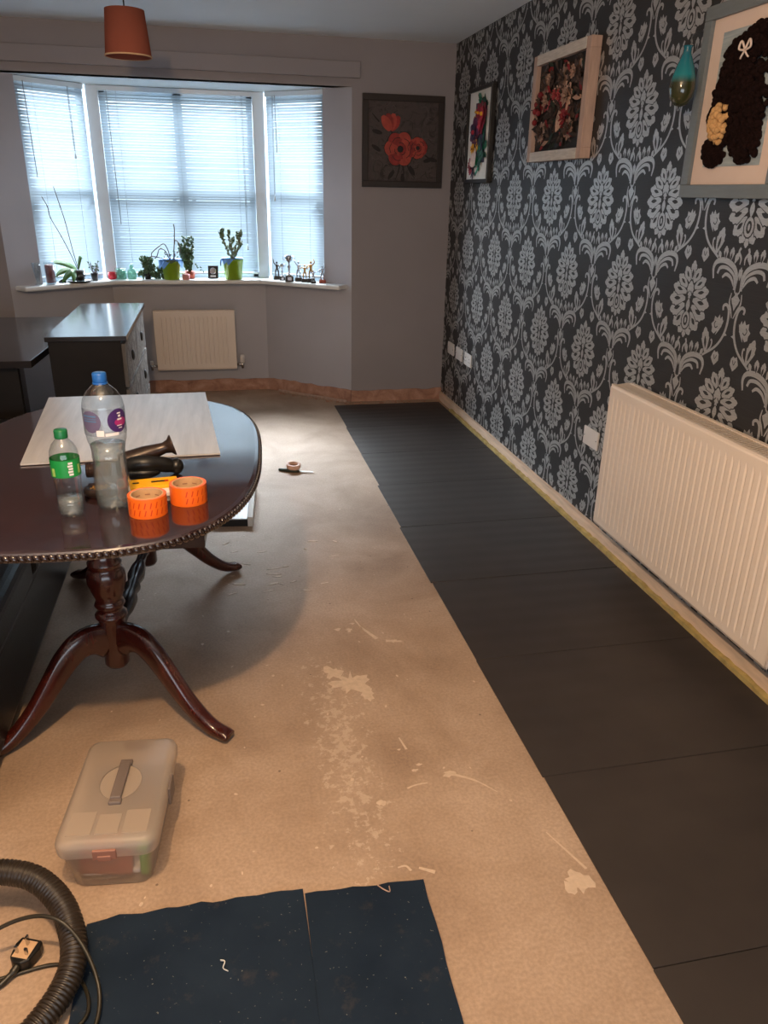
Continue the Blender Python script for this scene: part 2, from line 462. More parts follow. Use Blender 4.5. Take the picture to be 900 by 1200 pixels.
def tag(o, label=None, cat=None, group=None, kind=None):
    if label: o['label'] = label
    if cat: o['category'] = cat
    if group: o['group'] = group
    if kind: o['kind'] = kind
    return o
def thing(name, label, cat, loc=(0, 0, 0), rz=0, group=None):
    o = bpy.data.objects.new(name, None); col.objects.link(o)
    o.empty_display_size = 0.05
    o.location = loc; o.rotation_euler = (0, 0, rz)
    return tag(o, label, cat, group)
def dup(root, loc, rz, label, group=None):
    r = root.copy(); col.objects.link(r); r.location = loc; r.rotation_euler = (0, 0, rz)
    r['label'] = label
    if group: r['group'] = group
    for ch in list(root.children):
        c = ch.copy(); col.objects.link(c); c.parent = r
        for g in list(ch.children):
            d = g.copy(); col.objects.link(d); d.parent = c
    return r
def catmull(pts, n=6, closed=False):
    pts = [Vector(p) for p in pts]; out = []; k = len(pts)
    rng = range(k if closed else k - 1)
    for i in rng:
        p0 = pts[i - 1] if (i > 0 or closed) else pts[0] * 2 - pts[1]
        p1 = pts[i]; p2 = pts[(i + 1) % k]
        p3 = pts[(i + 2) % k] if (i + 2 < k or closed) else p2 * 2 - p1
        for j in range(n):
            t = j / n
            out.append(0.5 * ((2 * p1) + (p2 - p0) * t + (2 * p0 - 5 * p1 + 4 * p2 - p3) * t * t + (3 * p1 - p0 - 3 * p2 + p3) * t ** 3))
    if not closed: out.append(pts[-1])
    return out

# ------------------------------------------------------------------ damask motif (metres on the wall)
def leaf2(b, t, w, lobes=True):
    """closed outline of a leaf from base b to tip t, width w, with small notches"""
    b = Vector(b); t = Vector(t); d = t - b; L = d.length; d.normalize(); p = Vector((-d.y, d.x))
    if lobes:
        prof = [(0.0, 0.10), (0.2, 0.24), (0.42, 0.40), (0.58, 0.50), (0.62, 0.42), (0.78, 0.40), (0.82, 0.27), (0.93, 0.17)]
    else:
        prof = [(0.0, 0.06), (0.2, 0.3), (0.45, 0.5), (0.7, 0.42), (0.88, 0.2)]
    L1 = [b + d * (u * L) + p * (h * w) for u, h in prof]
    R1 = [b + d * (u * L) - p * (h * w) for u, h in reversed(prof)]
    return L1 + [t] + R1
def stroke(pts, w0, w1=None, wm=None):
    pts = catmull([(x, y, 0) for x, y in pts], 5); k = len(pts)
    w1 = w0 if w1 is None else w1; L = []; R = []
    for i, q in enumerate(pts):
        t = pts[min(i + 1, k - 1)] - pts[max(i - 1, 0)]; t.normalize()
        u = i / (k - 1)
        w = w0 + (w1 - w0) * u
        if wm: w = w + (wm - (w0 + w1) / 2) * sin(pi * u)
        L.append((q.x - t.y * w / 2, q.y + t.x * w / 2)); R.append((q.x + t.y * w / 2, q.y - t.x * w / 2))
    return L + R[::-1]

def damask():
    S = []      # (outline, layer 0 light / 1 dark / 2 light on dark)
    def both(o, k):
        S.append((o, k)); S.append(([(-p[0], p[1]) for p in o][::-1], k))
    # medallion
    S.append((leaf2((0, 0.066), (0, 0.137), 0.040), 0)); S.append((leaf2((0, 0.074), (0, 0.106), 0.014, False), 1))
    pet = [((0.010, 0.060), (0.048, 0.112), 0.030), ((0.018, 0.040), (0.086, 0.080), 0.030),
           ((0.022, 0.022), (0.113, 0.040), 0.034), ((0.024, 0.000), (0.126, -0.008), 0.040),
           ((0.022, -0.022), (0.114, -0.052), 0.042), ((0.018, -0.045), (0.078, -0.100), 0.042),
           ((0.012, -0.085), (0.036, -0.124), 0.026)]
    S.append(([(0.060 * cos(a), -0.012 + 0.085 * sin(a)) for a in [2 * pi * i / 20 for i in range(20)]], -1))
    for i, (b, t, w) in enumerate(pet[::-1]):
        B_ = Vector(b); T_ = Vector(t); dd = (T_ - B_).normalized()
        w = w * 1.42
        both(leaf2(B_, T_ + dd * 0.003, w * 1.16), 0.12 * i + 0.05 + 100)      # dark outline of each petal
        both(leaf2(B_, T_, w), 0.12 * i + 0.11)
        if w > 0.038:
            both(leaf2(B_ + (T_ - B_) * 0.30, B_ + (T_ - B_) * 0.70, w * 0.26, False), 1)
    S.append((leaf2((0, -0.098), (0, -0.138), 0.026), 0))
    S.append((leaf2((0, -0.004), (0, 0.072), 0.054, True), 1)); S.append((leaf2((0, 0.000), (0, 0.066), 0.042, True), 1.3))
    both(stroke([(0.004, 0.030), (0.014, 0.018), (0.012, 0.008), (0.006, 0.012)], 0.004), 101.6)
    S.append((leaf2((0, -0.046), (0, 0.006), 0.034, False), 101.2)); S.append((leaf2((0, -0.044), (0, 0.004), 0.024, False), 1.5))
    ring = [(0.024 * cos(a), -0.074 + 0.031 * sin(a)) for a in [2 * pi * i / 14 for i in range(14)]]
    ring2 = [(0.0135 * cos(a), -0.074 + 0.020 * sin(a)) for a in [2 * pi * i / 12 for i in range(12)]]
    ring3 = [(0.006 * cos(a), -0.074 + 0.011 * sin(a)) for a in [2 * pi * i / 10 for i in range(10)]]
    S.append(([(x * 1.2, -0.074 + (y + 0.074) * 1.15) for x, y in ring], 101.1)); S.append((ring, 1.4)); S.append((ring2, 101.7)); S.append((ring3, 2))
    # fan of scrolling acanthus below
    both(stroke([(0.020, -0.272), (0.016, -0.235), (0.036, -0.203), (0.085, -0.184), (0.132, -0.188), (0.150, -0.210), (0.142, -0.246)], 0.008, 0.007, 0.019), 0)
    both(stroke([(0.022, -0.256), (0.034, -0.226), (0.075, -0.206), (0.112, -0.208), (0.124, -0.228)], 0.005, 0.010, 0.012), 0)
    both(stroke([(0.024, -0.262), (0.044, -0.237), (0.074, -0.226), (0.094, -0.238)], 0.004, 0.008, 0.012), 0)
    for b, t, w in [((0.040, -0.188), (0.026, -0.152), 0.022), ((0.064, -0.182), (0.060, -0.138), 0.026),
                    ((0.093, -0.178), (0.098, -0.136), 0.026), ((0.120, -0.180), (0.134, -0.154), 0.018)]:
        both(leaf2(b, t, w), 0)
        if w > 0.024: both(leaf2(Vector(b), Vector(b) + (Vector(t) - Vector(b)) * 0.6, 0.009, False), 1)
    both(stroke([(0.020, -0.138), (0.026, -0.152), (0.011, -0.170), (0.012, -0.190)], 0.009, 0.004, 0.009), 0)
    S.append((leaf2((0, -0.240), (0, -0.196), 0.014, False), 0))
    both(stroke([(0.007, -0.205), (0.009, -0.235), (0.013, -0.272), (0.004, -0.284)], 0.004, 0.006), 0)
    # node under the fan with a pair of straps
    S.append(([(0, -0.276), (0.010, -0.290), (0.023, -0.300), (0.016, -0.314), (0.008, -0.324), (0, -0.338),
               (-0.008, -0.324), (-0.016, -0.314), (-0.023, -0.300), (-0.010, -0.290)], 0))
    both(stroke([(0.027, -0.282), (0.030, -0.312), (0.016, -0.336), (0.004, -0.362)], 0.004, 0.004, 0.008), 0)
    # long stem rising to the next node
    both(stroke([(0.134, -0.177), (0.200, -0.136), (0.234, -0.092), (0.245, -0.046), (0.240, -0.006), (0.224, 0.010), (0.208, 0.004), (0.210, -0.010)], 0.008, 0.009, 0.011), 0)
    both([(0.236, -0.094), (0.254, -0.088), (0.240, -0.080)], 0)
    both(leaf2((0.152, -0.168), (0.128, -0.078), 0.046), 0); both(leaf2((0.147, -0.150), (0.136, -0.108), 0.013, False), 1)
    both(stroke([(0.158, -0.160), (0.176, -0.140), (0.178, -0.120), (0.170, -0.116)], 0.006, 0.008), 0)
    both([(0.180, -0.094), (0.196, -0.080), (0.216, -0.066), (0.220, -0.046), (0.212, -0.030), (0.204, -0.040), (0.197, -0.026),
          (0.187, -0.040), (0.172, -0.034), (0.170, -0.052), (0.158, -0.062), (0.166, -0.074), (0.166, -0.088)], 0)
    both(stroke([(0.182, -0.050), (0.176, -0.060), (0.184, -0.072), (0.196, -0.066)], 0.0035), 1)
    both(leaf2((0.190, -0.096), (0.224, -0.040), 0.010, False), 0)
    both([(0.212, -0.198), (0.222, -0.188), (0.232, -0.178), (0.230, -0.158), (0.220, -0.148), (0.211, -0.153), (0.202, -0.147),
          (0.194, -0.160), (0.188, -0.174), (0.198, -0.186)], 0)
    both(stroke([(0.204, -0.162), (0.211, -0.176), (0.220, -0.162)], 0.003), 1)
    return S
DAMASK = damask()

def put_pattern(b, cells, fn, light=1, dark=0, clip=None, h=0.0003):
    """lay the motif at each (u, v) cell; fn(u, v, height) -> 3D point"""
    tess = []
    for i, (o, k) in enumerate(DAMASK):
        tri = tessellate_polygon([[Vector((p[0], p[1], 0)) for p in o]])
        dark_ = k == 1 or k >= 100
        kk = k - 100 if k >= 100 else k
        tess.append((o, tri, 1 if dark_ else 0, h * (1.4 + 2.2 * kk) + (0 if 0 < kk < 1 else (i % 7) * h * 0.08)))
    for cu, cv in cells:
        for o, tri, k, hh in tess:
            pts = [(cu + p[0], cv + p[1]) for p in o]
            if clip:
                u0, u1, v0, v1 = clip
                if min(p[0] for p in pts) > u1 or max(p[0] for p in pts) < u0 or min(p[1] for p in pts) > v1 or max(p[1] for p in pts) < v0: continue
                pts = [(min(max(p[0], u0), u1), min(max(p[1], v0), v1)) for p in pts]
            b.add([fn(p[0], p[1], hh) for p in pts], tri, dark if k else light)

# ------------------------------------------------------------------ the room
XR, YB, HC = 1.70, 5.74, 2.43
XL, YF = -2.05, -1.3
A = Vector((0.985, 5.74)); Bp = Vector((0.39, 6.24)); A2 = Vector((-1.335, 5.74)); B2 = Vector((-0.74, 6.24))
ZS, ZT = 0.87, 2.145

b = B(); b.span((XL - 0.1, YF - 0.1, -0.1), (XR + 0.1, 6.45, 0.0))
BZ = [0.0004]
def blob(cx, cy, pts, z=0.0006, mi=1):
    BZ[0] += 0.000012; z = BZ[0]
    b.prism([(cx + x, cy + y) for x, y in pts], 0, z, mi)
random.seed(5)
def splat(x, y, rx, ry, ang=0.0, n=14, rough=0.35):
    pts = []
    for i in range(n):
        a = 2 * pi * i / n; k = 1 + random.uniform(-rough, rough)
        u, v = rx * cos(a) * k, ry * sin(a) * k
        pts.append((u * cos(ang) - v * sin(ang), u * sin(ang) + v * cos(ang)))
    blob(x, y, pts)
def streak(p, q, w0, w1, bend=0.01):
    p = Vector((*p, 0)); q = Vector((*q, 0)); d = (q - p); nrm = Vector((-d.y, d.x, 0)).normalized()
    o = stroke([(v.x, v.y) for v in (p, (p + q) / 2 + nrm * bend, q)], w0, w1)
    b.prism(o, 0, 0.0006, 1)
splat(0.560, 1.622, 0.018, 0.010); streak((0.565, 1.622), (0.668, 1.531), 0.009, 0.002)
streak((0.742, 1.372), (0.792, 1.245), 0.003, 0.007, 0.0)
splat(0.760, 1.215, 0.030, 0.030, 0, 18, 0.3); splat(0.735, 1.20, 0.014, 0.022)
streak((0.455, 2.44), (0.50, 2.35), 0.009, 0.014, 0.0); streak((0.443, 2.50), (0.458, 2.43), 0.004, 0.007, 0)
splat(0.555, 2.325, 0.030, 0.009, -0.2, 16, 0.45); splat(0.37, 2.44, 0.012, 0.009); splat(0.41, 2.43, 0.011, 0.008); splat(0.43, 2.47, 0.009, 0.006)
splat(0.36, 2.10, 0.055, 0.045, 0.3, 26, 0.5); splat(0.31, 2.17, 0.030, 0.028, 0.3, 20, 0.6); splat(0.40, 2.04, 0.022, 0.040, 0.1, 20, 0.5)
streak((0.455, 1.80), (0.465, 1.745), 0.004, 0.007, 0); splat(0.350, 1.55, 0.011, 0.009)
streak((0.43, 1.59), (0.49, 1.60), 0.005, 0.004, 0.004); splat(0.468, 1.655, 0.009, 0.005); splat(0.485, 1.675, 0.010, 0.005)
streak((0.395, 1.325), (0.43, 1.305), 0.006, 0.010, 0.0); streak((0.345, 1.335), (0.375, 1.32), 0.004, 0.006)
for i in range(70):
    x = random.uniform(-0.5, 0.78); y = random.uniform(1.3, 3.8)
    splat(x, y, random.uniform(0.002, 0.007), random.uniform(0.0015, 0.005), random.uniform(0, 3), 7)
for i in range(22):                                             # paint flecks behind the table
    x = random.uniform(-0.05, 0.5); y = random.uniform(2.75, 3.3)
    splat(x, y, random.uniform(0.006, 0.028), random.uniform(0.003, 0.007), random.uniform(-0.6, 0.6), 10, 0.5)
b.obj('floor', [M['floor'], mat('plaster_splash', rgb(202, 180, 158), 0.8, var=0.10, vscale=60)])
tag(bpy.data.objects['floor'], kind='structure')

b = B(); b.span((XL - 0.1, YF - 0.1, HC), (XR + 0.1, YB + 0.1, HC + 0.1)); tag(b.obj('ceiling', M['ceil']), kind='structure')
b = B(); b.prism([(A2.x - 0.05, YB + 0.001), (A.x + 0.05, YB + 0.001), (A.x + 0.25, YB + 0.3), (Bp.x + 0.2, 6.5), (B2.x - 0.2, 6.5), (A2.x - 0.25, YB + 0.3)], ZT, ZT + 0.06)
tag(b.obj('ceiling_bay', M['bayceil']), kind='structure')

# right wall with raised silver damask
b = B(); b.span((XR, YF, 0), (XR + 0.1, YB + 0.1, HC))
cells = []
for i in range(-3, 12):
    for j in range(-1, 10):
        cells.append((-(2.601 - 0.265) + 0.53 * 0 + 0.265 * i - 0.265, 1.159 + 0.332 * (j - 4) ) if False else (0, 0))
cells = []
for i in range(-13, 10):                  # u = -y
    for j in range(-5, 6):
        if (i + j) % 2 == 0: cells.append((-2.601 + 0.265 * i, 1.159 + 0.3325 * j))
put_pattern(b, cells, lambda u, v, h: (XR - h, -u, v), 1, 0, clip=(-YB + 0.003, -0.35, 0.03, HC - 0.003))
tag(b.obj('wall_right', [M['wp_ground'], M['wp_silver']], fixn=False), kind='structure')

b = B(); b.span((A.x, YB, 0), (XR, YB + 0.1, HC)); b.span((XL, YB, 0), (A2.x, YB + 0.1, HC)); b.span((A2.x, YB, ZT), (A.x, YB + 0.1, HC))
tag(b.obj('wall_back', M['wall']), kind='structure')
b = B(); b.span((XL - 0.1, YF - 0.1, 0), (XL, YB + 0.1, HC)); tag(b.obj('wall_left', M['wall']), kind='structure')
b = B(); b.span((XL, YF - 0.1, 0), (XR, YF, HC)); tag(b.obj('wall_front', M['wall']), kind='structure')

def wallseg(b, p, q, z0, z1, th=0.12, mi=0, inset=0.0):
    """prism standing on the line p->q; solid lies to the outside (away from the room)"""
    d = (q - p).normalized(); nrm = Vector((-d.y, d.x))
    if nrm.y < 0: nrm = -nrm
    o = [p + nrm * inset, q + nrm * inset, q + nrm * (inset + th), p + nrm * (inset + th)]
    return b.prism([(v.x, v.y) for v in o], z0, z1, mi)
b = B(); wallseg(b, B2, Bp, 0, ZS - 0.03); tag(b.obj('wall_bay', M['bay']), kind='structure')
T = 0.70
b = B(); wallseg(b, Bp, A, 0, ZS - 0.03); wallseg(b, Bp.lerp(A, T), A, ZS - 0.03, ZT)
tag(b.obj('wall_bay_right', M['bay']), kind='structure')
b = B(); wallseg(b, A2, B2, 0, ZS - 0.03); wallseg(b, A2, B2.lerp(A2, T), ZS - 0.03, ZT)
tag(b.obj('wall_bay_left', M['bay']), kind='structure')

# window sill: one moulded board following the bay
def off(p, d): return Vector((p[0] + d[0], p[1] + d[1]))
b = B()
sl = [(-1.235, 5.690), (-0.70, 6.115), (0.35, 6.115), (0.885, 5.690), (1.0, 5.80), (0.44, 6.40), (-0.79, 6.40), (-1.35, 5.80)]
b.prism([tuple(p) for p in sl], ZS - 0.032, ZS)
s_ = b.obj('window_sill', M['sill'], bevel=0.01, seg=3); tag(s_, kind='structure'); s_.name = 'trim_1'

# exposed plaster where the skirting was, and the loose edges
def strip(name, segs, m, z0, z1, th, jag=0.006, step=0.05, seed=1):
    random.seed(seed); b = B()
    for p, q in segs:
        p = Vector(p); q = Vector(q); L = (q - p).length; n = max(2, int(L / step)); d = (q - p) / n
        nr = Vector((-(q - p).y, (q - p).x)).normalized()
        if nr.dot(Vector((0.0, 3.0)) - p) < 0: nr = -nr
        tops = [z1 + random.uniform(-jag, jag) for _ in range(n + 1)]
        ths = [th * random.uniform(0.75, 1.1) for _ in range(n + 1)]
        vs = []; fs = []
        for i in range(n + 1):
            c = p + d * i; o = c + nr * ths[i]
            vs += [(c.x, c.y, z0), (o.x, o.y, z0), (o.x, o.y, tops[i]), (c.x, c.y, tops[i])]
        for i in range(n):
            a = i * 4
            for k in range(4): fs.append((a + k, a + (k + 1) % 4, a + 4 + (k + 1) % 4, a + 4 + k))
        fs += [(0, 3, 2, 1), (n * 4, n * 4 + 1, n * 4 + 2, n * 4 + 3)]
        b.add(vs, fs)
    return tag(b.obj(name, m), kind='structure')
strip('baseboard_back', [((1.70, 5.738), (0.985, 5.738))], M['plaster'], 0, 0.085, 0.010, seed=2)
strip('baseboard_bay_right', [((0.985, 5.74), (0.39, 6.24))], M['plaster'], 0, 0.092, 0.010, seed=3)
strip('baseboard_bay', [((0.39, 6.238), (-0.74, 6.238))], M['plaster'], 0, 0.092, 0.010, seed=4)
strip('baseboard_right', [((1.70, 5.73), (1.70, YF + 0.02))], M['batten'], 0, 0.062, 0.020, 0.002, 0.12, seed=5)
strip('trim_2', [((1.680, 5.35), (1.680, YF + 0.05))], M['foam_yellow'], 0, 0.016, 0.022, 0.004, 0.03, seed=6)
b = B(); b.span((-2.0, YB - 0.035, 2.195), (1.037, YB, 2.29)); o = tag(b.obj('trim_3', M['wall'], bevel=0.003), kind='structure')

# ------------------------------------------------------------------ windows and blinds
def window(name, p, q, panes, th=0.06):
    """p->q in plan along the wall line, frame set back in the opening"""
    d = (q - p).normalized(); nrm = Vector((-d.y, d.x));
    if nrm.y < 0: nrm = -nrm
    L = (q - p).length
    M4 = Matrix.Translation((p.x + nrm.x * 0.075, p.y + nrm.y * 0.075, 0)) @ Matrix(((d.x, nrm.x, 0, 0), (d.y, nrm.y, 0, 0), (0, 0, 1, 0), (0, 0, 0, 1)))
    root = bpy.data.objects.new(name, None); col.objects.link(root); root.matrix_world = M4; tag(root, kind='structure')
    f = B(); z0, z1 = ZS, ZT; w = 0.06
    f.span((0, 0, z0), (L, th, z0 + w)); f.span((0, 0, z1 - w), (L, th, z1)); f.span((0, 0, z0), (w, th, z1)); f.span((L - w, 0, z0), (L, th, z1))
    for k in range(1, panes): f.span((L * k / panes - 0.032, 0, z0), (L * k / panes + 0.032, th, z1))
    f.span((0, 0, 1.455), (L, th, 1.49))
    f.obj('window_frame', M['upvc'], root, bevel=0.004)
    for k in range(panes):
        a, c = L * k / panes + 0.04, L * (k + 1) / panes - 0.04
        g = B(); g.span((a, 0.025, z0 + 0.04), (c, 0.031, 1.46)); g.span((a, 0.025, 1.49), (c, 0.031, z1 - 0.04)); g.obj('pane', M['glass'], root)
        h = B(); hx = c - 0.03 if k == 0 else a + 0.03
        h.box((hx, -0.008, 1.41), (0.020, 0.016, 0.035)); h.box((hx - 0.012, -0.018, 1.385), (0.011, 0.010, 0.09), ry=0.6)
        h.obj('window_handle', M['upvc'], root, bevel=0.003)
    return root
def jp(p, q, a, c): return p.lerp(q, a), p.lerp(q, c)
window('window_1', Bp.lerp(A, 0.02), Bp.lerp(A, T), 1)
window('window_2', B2.lerp(Bp, 0.02), B2.lerp(Bp, 0.98), 2)
window('window_3', B2.lerp(A2, T), B2.lerp(A2, 0.02), 1)
# white corner posts of the bay
b = B()
for c in (Bp, B2):
    b.box((c.x * 1.0, c.y + 0.075, (ZS + ZT) / 2), (0.085, 0.10, ZT - ZS))
tag(b.obj('trim_4', M['upvc'], bevel=0.006), kind='structure')

def blind(label, p, q, wand_u, cord_u, wand_z, tassel_z, tilt, zb=0.0):
    d = (q - p).normalized(); nrm = Vector((-d.y, d.x))
    if nrm.y < 0: nrm = -nrm
    L = (q - p).length; ang = atan2(d.y, d.x)
    root = thing('venetian_blind', label, 'blind', (p.x + nrm.x * 0.028, p.y + nrm.y * 0.028, 0), ang, None)
    h = B(); h.span((0, -0.015, ZT - 0.035), (L, 0.02, ZT - 0.003)); h.obj('head_rail', M['upvc'], root, bevel=0.003)
    s = B(); n = 64; z0 = ZS + 0.05 + zb; z1 = ZT - 0.045; sw = 0.0125
    random.seed(int(L * 100))
    for i in range(n):
        z = z0 + (z1 - z0) * (i + 0.5) / n
        t = tilt + random.uniform(-0.03, 0.03)
        sag = random.uniform(-0.0008, 0.0008)
        vs = []
        for k in range(5):
            u = (k - 2) / 2; y = u * sw * cos(t); zz = z + u * sw * sin(t) + 0.0014 * (1 - u * u) * 1.0 + sag
            vs += [(0.004, y, zz), (L - 0.004, y, zz)]
        s.add(vs, [(2 * k, 2 * k + 1, 2 * k + 3, 2 * k + 2) for k in range(4)], 0, True)
    s.obj('slats', M['slat'], root, fixn=False)
    r = B(); r.span((0.004, -0.012, z0 - 0.022), (L - 0.004, 0.012, z0 - 0.008)); r.obj('bottom_rail', M['upvc'], root, bevel=0.003)
    l_ = B()
    for u in [0.12, L - 0.12] + ([L / 2] if L > 0.9 else []):
        for y in (-0.0135, 0.0135): l_.cyl((u, y, z0 - 0.01), (u, y, z1 + 0.02), 0.0008, 5)
    l_.obj('ladder_cords', M['cord'], root)
    w = B(); w.cyl((wand_u, -0.03, ZT - 0.03), (wand_u + 0.01, -0.034, wand_z), 0.0025, 8); w.obj('wand', M['cord'], root)
    c = B(); c.cyl((cord_u, -0.024, ZT - 0.03), (cord_u, -0.026, tassel_z), 0.0014, 6); c.cyl((cord_u + 0.008, -0.024, ZT - 0.03), (cord_u + 0.006, -0.026, tassel_z), 0.0014, 6)
    c.obj('pull_cord', M['cord'], root)
    t_ = B(); t_.lathe([(0.002, 0), (0.004, -0.01), (0.010, -0.035), (0.009, -0.045), (0, -0.047)], (cord_u + 0.003, -0.026, tassel_z), 10); t_.obj('tassel', M['upvc'], root)
    return root
TI = radians(46)
blind('wide white slatted blind over the middle window of the bay', B2.lerp(Bp, 0.035), B2.lerp(Bp, 0.965), 0.06, 0.97, 1.25, 1.12, TI)
blind('narrow white slatted blind on the right-hand bay window above the trophies', Bp.lerp(A, 0.06), Bp.lerp(A, T - 0.01), 0.10, 0.07, 1.75, 1.47, TI, 0.0)
blind('narrow white slatted blind on the left-hand bay window behind the orchid', B2.lerp(A2, T - 0.01), B2.lerp(A2, 0.06), 0.05, 0.36, 1.55, 1.72, TI)

# ------------------------------------------------------------------ radiators
def rib_panel(b, L, z0, z1, y, pitch, depth=0.0032, mi=0):
    """fluted steel panel in the x-z plane, front towards -y"""
    xs = [0.0, 0.018]; ys = [0, 0]
    n = int((L - 0.05) / pitch); st = (L - n * pitch) / 2
    prof = [(0, 0)]
    for i in range(n):
        x = st + i * pitch
        prof += [(x + pitch * 0.10, 0), (x + pitch * 0.24, depth), (x + pitch * 0.34, depth), (x + pitch * 0.48, 0)]
    prof.append((L, 0))
    zz = [z0, z0 + 0.012, z0 + 0.035, z0 + 0.055, z1 - 0.06, z1 - 0.04, z1 - 0.012, z1]
    k = [0, 0, 0, 1, 1, 0, 0, 0]; back = [0.006, 0, 0, 0, 0, 0, 0, 0.008]
    vs = []; fs = []
    for j, z in enumerate(zz):
        for x, dd in prof: vs.append((x, y + dd * k[j] + back[j], z))
    m = len(prof)
    for j in range(len(zz) - 1):
        for i in range(m - 1): fs.append((j * m + i, j * m + i + 1, (j + 1) * m + i + 1, (j + 1) * m + i))
    b.add(vs, fs, mi, False)
    b.span((0, y + 0.009, z0), (L, y + 0.016, z1), mi)
def radiator(label, loc, rz, L, z0, z1, depth, pitch, valves, gap):
    r = thing('radiator', label, 'radiator', loc, rz)
    b = B(); rib_panel(b, L, z0, z1, 0.0, pitch); b.obj('front_panel', M['radiator'], r, bevel=0.0015, seg=1, fixn=True)
    b = B(); b.span((0, depth - 0.012, z0 + 0.004), (L, depth, z1 - 0.012)); b.obj('back_panel', M['radiator'], r, bevel=0.003)
    b = B(); k = int(L / 0.03)
    for i in range(k): b.box((L * (i + 0.5) / k, depth / 2, (z0 + z1) / 2 - 0.01), (0.002, depth - 0.03, z1 - z0 - 0.06))
    b.obj('convector_fins', M['radiator_in'], r)
    for x in (0.0, L):
        b = B(); b.span((x - 0.002, 0.004, z0 + 0.01), (x + 0.002, depth - 0.002, z1 - 0.004)); b.obj('side_panel', M['radiator'], r)
    b = B()
    b.span((0.0, 0.002, z1 - 0.006), (L, 0.016, z1 + 0.001)); b.span((0.0, depth - 0.016, z1 - 0.006), (L, depth, z1 + 0.001))
    g = int(L / 0.014)
    for i in range(g + 1): b.box((L * i / g, depth / 2, z1 - 0.003), (0.006, depth - 0.02, 0.003), rz=0.35)
    b.obj('top_grille', M['radiator'], r)
    for x in (L * 0.2, L * 0.8):
        b = B(); b.span((x - 0.02, depth, z0 + 0.03), (x + 0.02, depth + gap, z1 - 0.05)); b.obj('wall_bracket', M['radiator'], r)
    for x, kind in valves:
        s = -1 if x <= 0 else 1
        v = B(); v.cyl((x, depth / 2, z0 + 0.03), (x + s * 0.055, depth / 2, z0 + 0.03), 0.009, 10, 1)
        v.cyl((x + s * 0.045, depth / 2, z0 + 0.045), (x + s * 0.045, depth / 2, z0), 0.009, 10, 1); v.cyl((x + s * 0.045, depth / 2, z0 + 0.01), (x + s * 0.045, depth + gap, z0 + 0.01), 0.0075, 10, 1)
        v.ball((x + s * 0.045, depth / 2, z0 + 0.03), 0.014, 10, 6, 1)
        if kind == 'trv': v.lathe([(0.012, 0), (0.018, 0.006), (0.019, 0.05), (0.015, 0.065), (0, 0.068)], (x + s * 0.045, depth / 2, z0 + 0.04), 14, 0)
        else: v.lathe([(0.010, 0), (0.013, 0.004), (0.012, 0.032), (0, 0.034)], (x + s * 0.045, depth / 2, z0 + 0.04), 14, 0)
        v.obj('valve', [M['white_plastic'], M['chrome']], r)
    return r
# right wall: local x runs towards -y (down the room), front faces -x
radiator('large cream double radiator on the damask wall at the right', (1.585, 2.875, 0), -pi / 2, 1.165, 0.16, 0.785, 0.10, 0.0345, [(1.165, 'lock')], 0.013)
radiator('small white radiator under the bay window sill', (-0.462, 6.150, 0), 0, 0.602, 0.188, 0.640, 0.06, 0.0345, [(0.0, 'lock'), (0.602, 'trv')], 0.028)

# ------------------------------------------------------------------ sockets on the damask wall
def socket(label, y, z, kind, tint=None):
    r = thing('wall_socket', label, 'socket', (XR, y, z), 0, 'wall plates on the damask wall')
    b = B(); b.span((-0.009, -0.073, -0.043), (0, 0.073, 0.043)); b.obj('face_plate', M['white_plastic'], r, bevel=0.003)
    if kind == 'double':
        for s in (-1, 1):
            k = B(); k.box((-0.0105, s * 0.020, 0.024), (0.004, 0.012, 0.018)); k.obj('switch', M['white_plastic'], r, bevel=0.001)
            h = B(); h.box((-0.0096, s * 0.040, 0.010), (0.0015, 0.004, 0.008)); h.box((-0.0096, s * 0.040 - 0.011, -0.012), (0.0015, 0.007, 0.003)); h.box((-0.0096, s * 0.040 + 0.011, -0.012), (0.0015, 0.007, 0.003)); h.obj('pin_holes', M['dark_slot'], r)
    else:
        for s in (-1, 1):
            h = B(); h.cyl((-0.0088, s * 0.060, 0), (-0.0102, s * 0.060, 0), 0.003, 10); h.obj('screw', M['chrome'], r)
    return r
socket('white double wall plate nearest the far corner, leftmost of three low on the damask wall', 5.506, 0.437, 'blank')
socket('white blank wall plate in the middle of the row of three on the damask wall', 5.300, 0.436, 'blank')
socket('white double plug socket with switches, rightmost of the row of three near the corner', 5.095, 0.435, 'double')
socket('single pinkish-white blank wall plate beside the large radiator', 3.197, 0.449, 'blank')

# ------------------------------------------------------------------ floor coverings
ys = [5.617, 5.030, 4.443, 3.885, 3.307, 2.727, 2.145, 1.557, 0.973, 0.390]
names = ['dark grey underlay board at the far end against the back wall', 'second dark grey underlay board from the back wall',
         'dark grey underlay board just nearer than the wide black gap, with dusty scuffs', 'fourth dark grey underlay board counted from the back wall',
         'dark underlay board level with the socket beside the radiator', 'dark underlay board beside the far end of the large radiator',
         'dark brown underlay board beside the middle of the large radiator', 'dark brown underlay board nearer than the radiator, large at the right edge',
         'dark brown underlay board at the bottom right corner of the photo']
xo = [0.835, 0.828, 0.826, 0.815, 0.806, 0.812, 0.810, 0.814, 0.812]
for i in range(9):
    y1, y0 = ys[i], ys[i + 1]
    gap = 0.006 if i in (1, 4) else (0.003 if i in (5, 6) else 0.0018)
    b = B(); hx, hy = (1.652 - xo[i]) / 2, (y1 - y0 - gap) / 2
    b.span((-hx, -hy, 0), (hx, hy, 0.0055))
    o = b.obj('underlay_board', M['board'], bevel=0.0012, seg=1, loc=((1.652 + xo[i]) / 2, (y0 + y1) / 2, 0.0008))
    o.rotation_euler = (0, 0, random.Random(i).uniform(-0.0015, 0.0015))
    tag(o, names[i], 'underlay board', 'dark underlay boards laid along the damask wall')

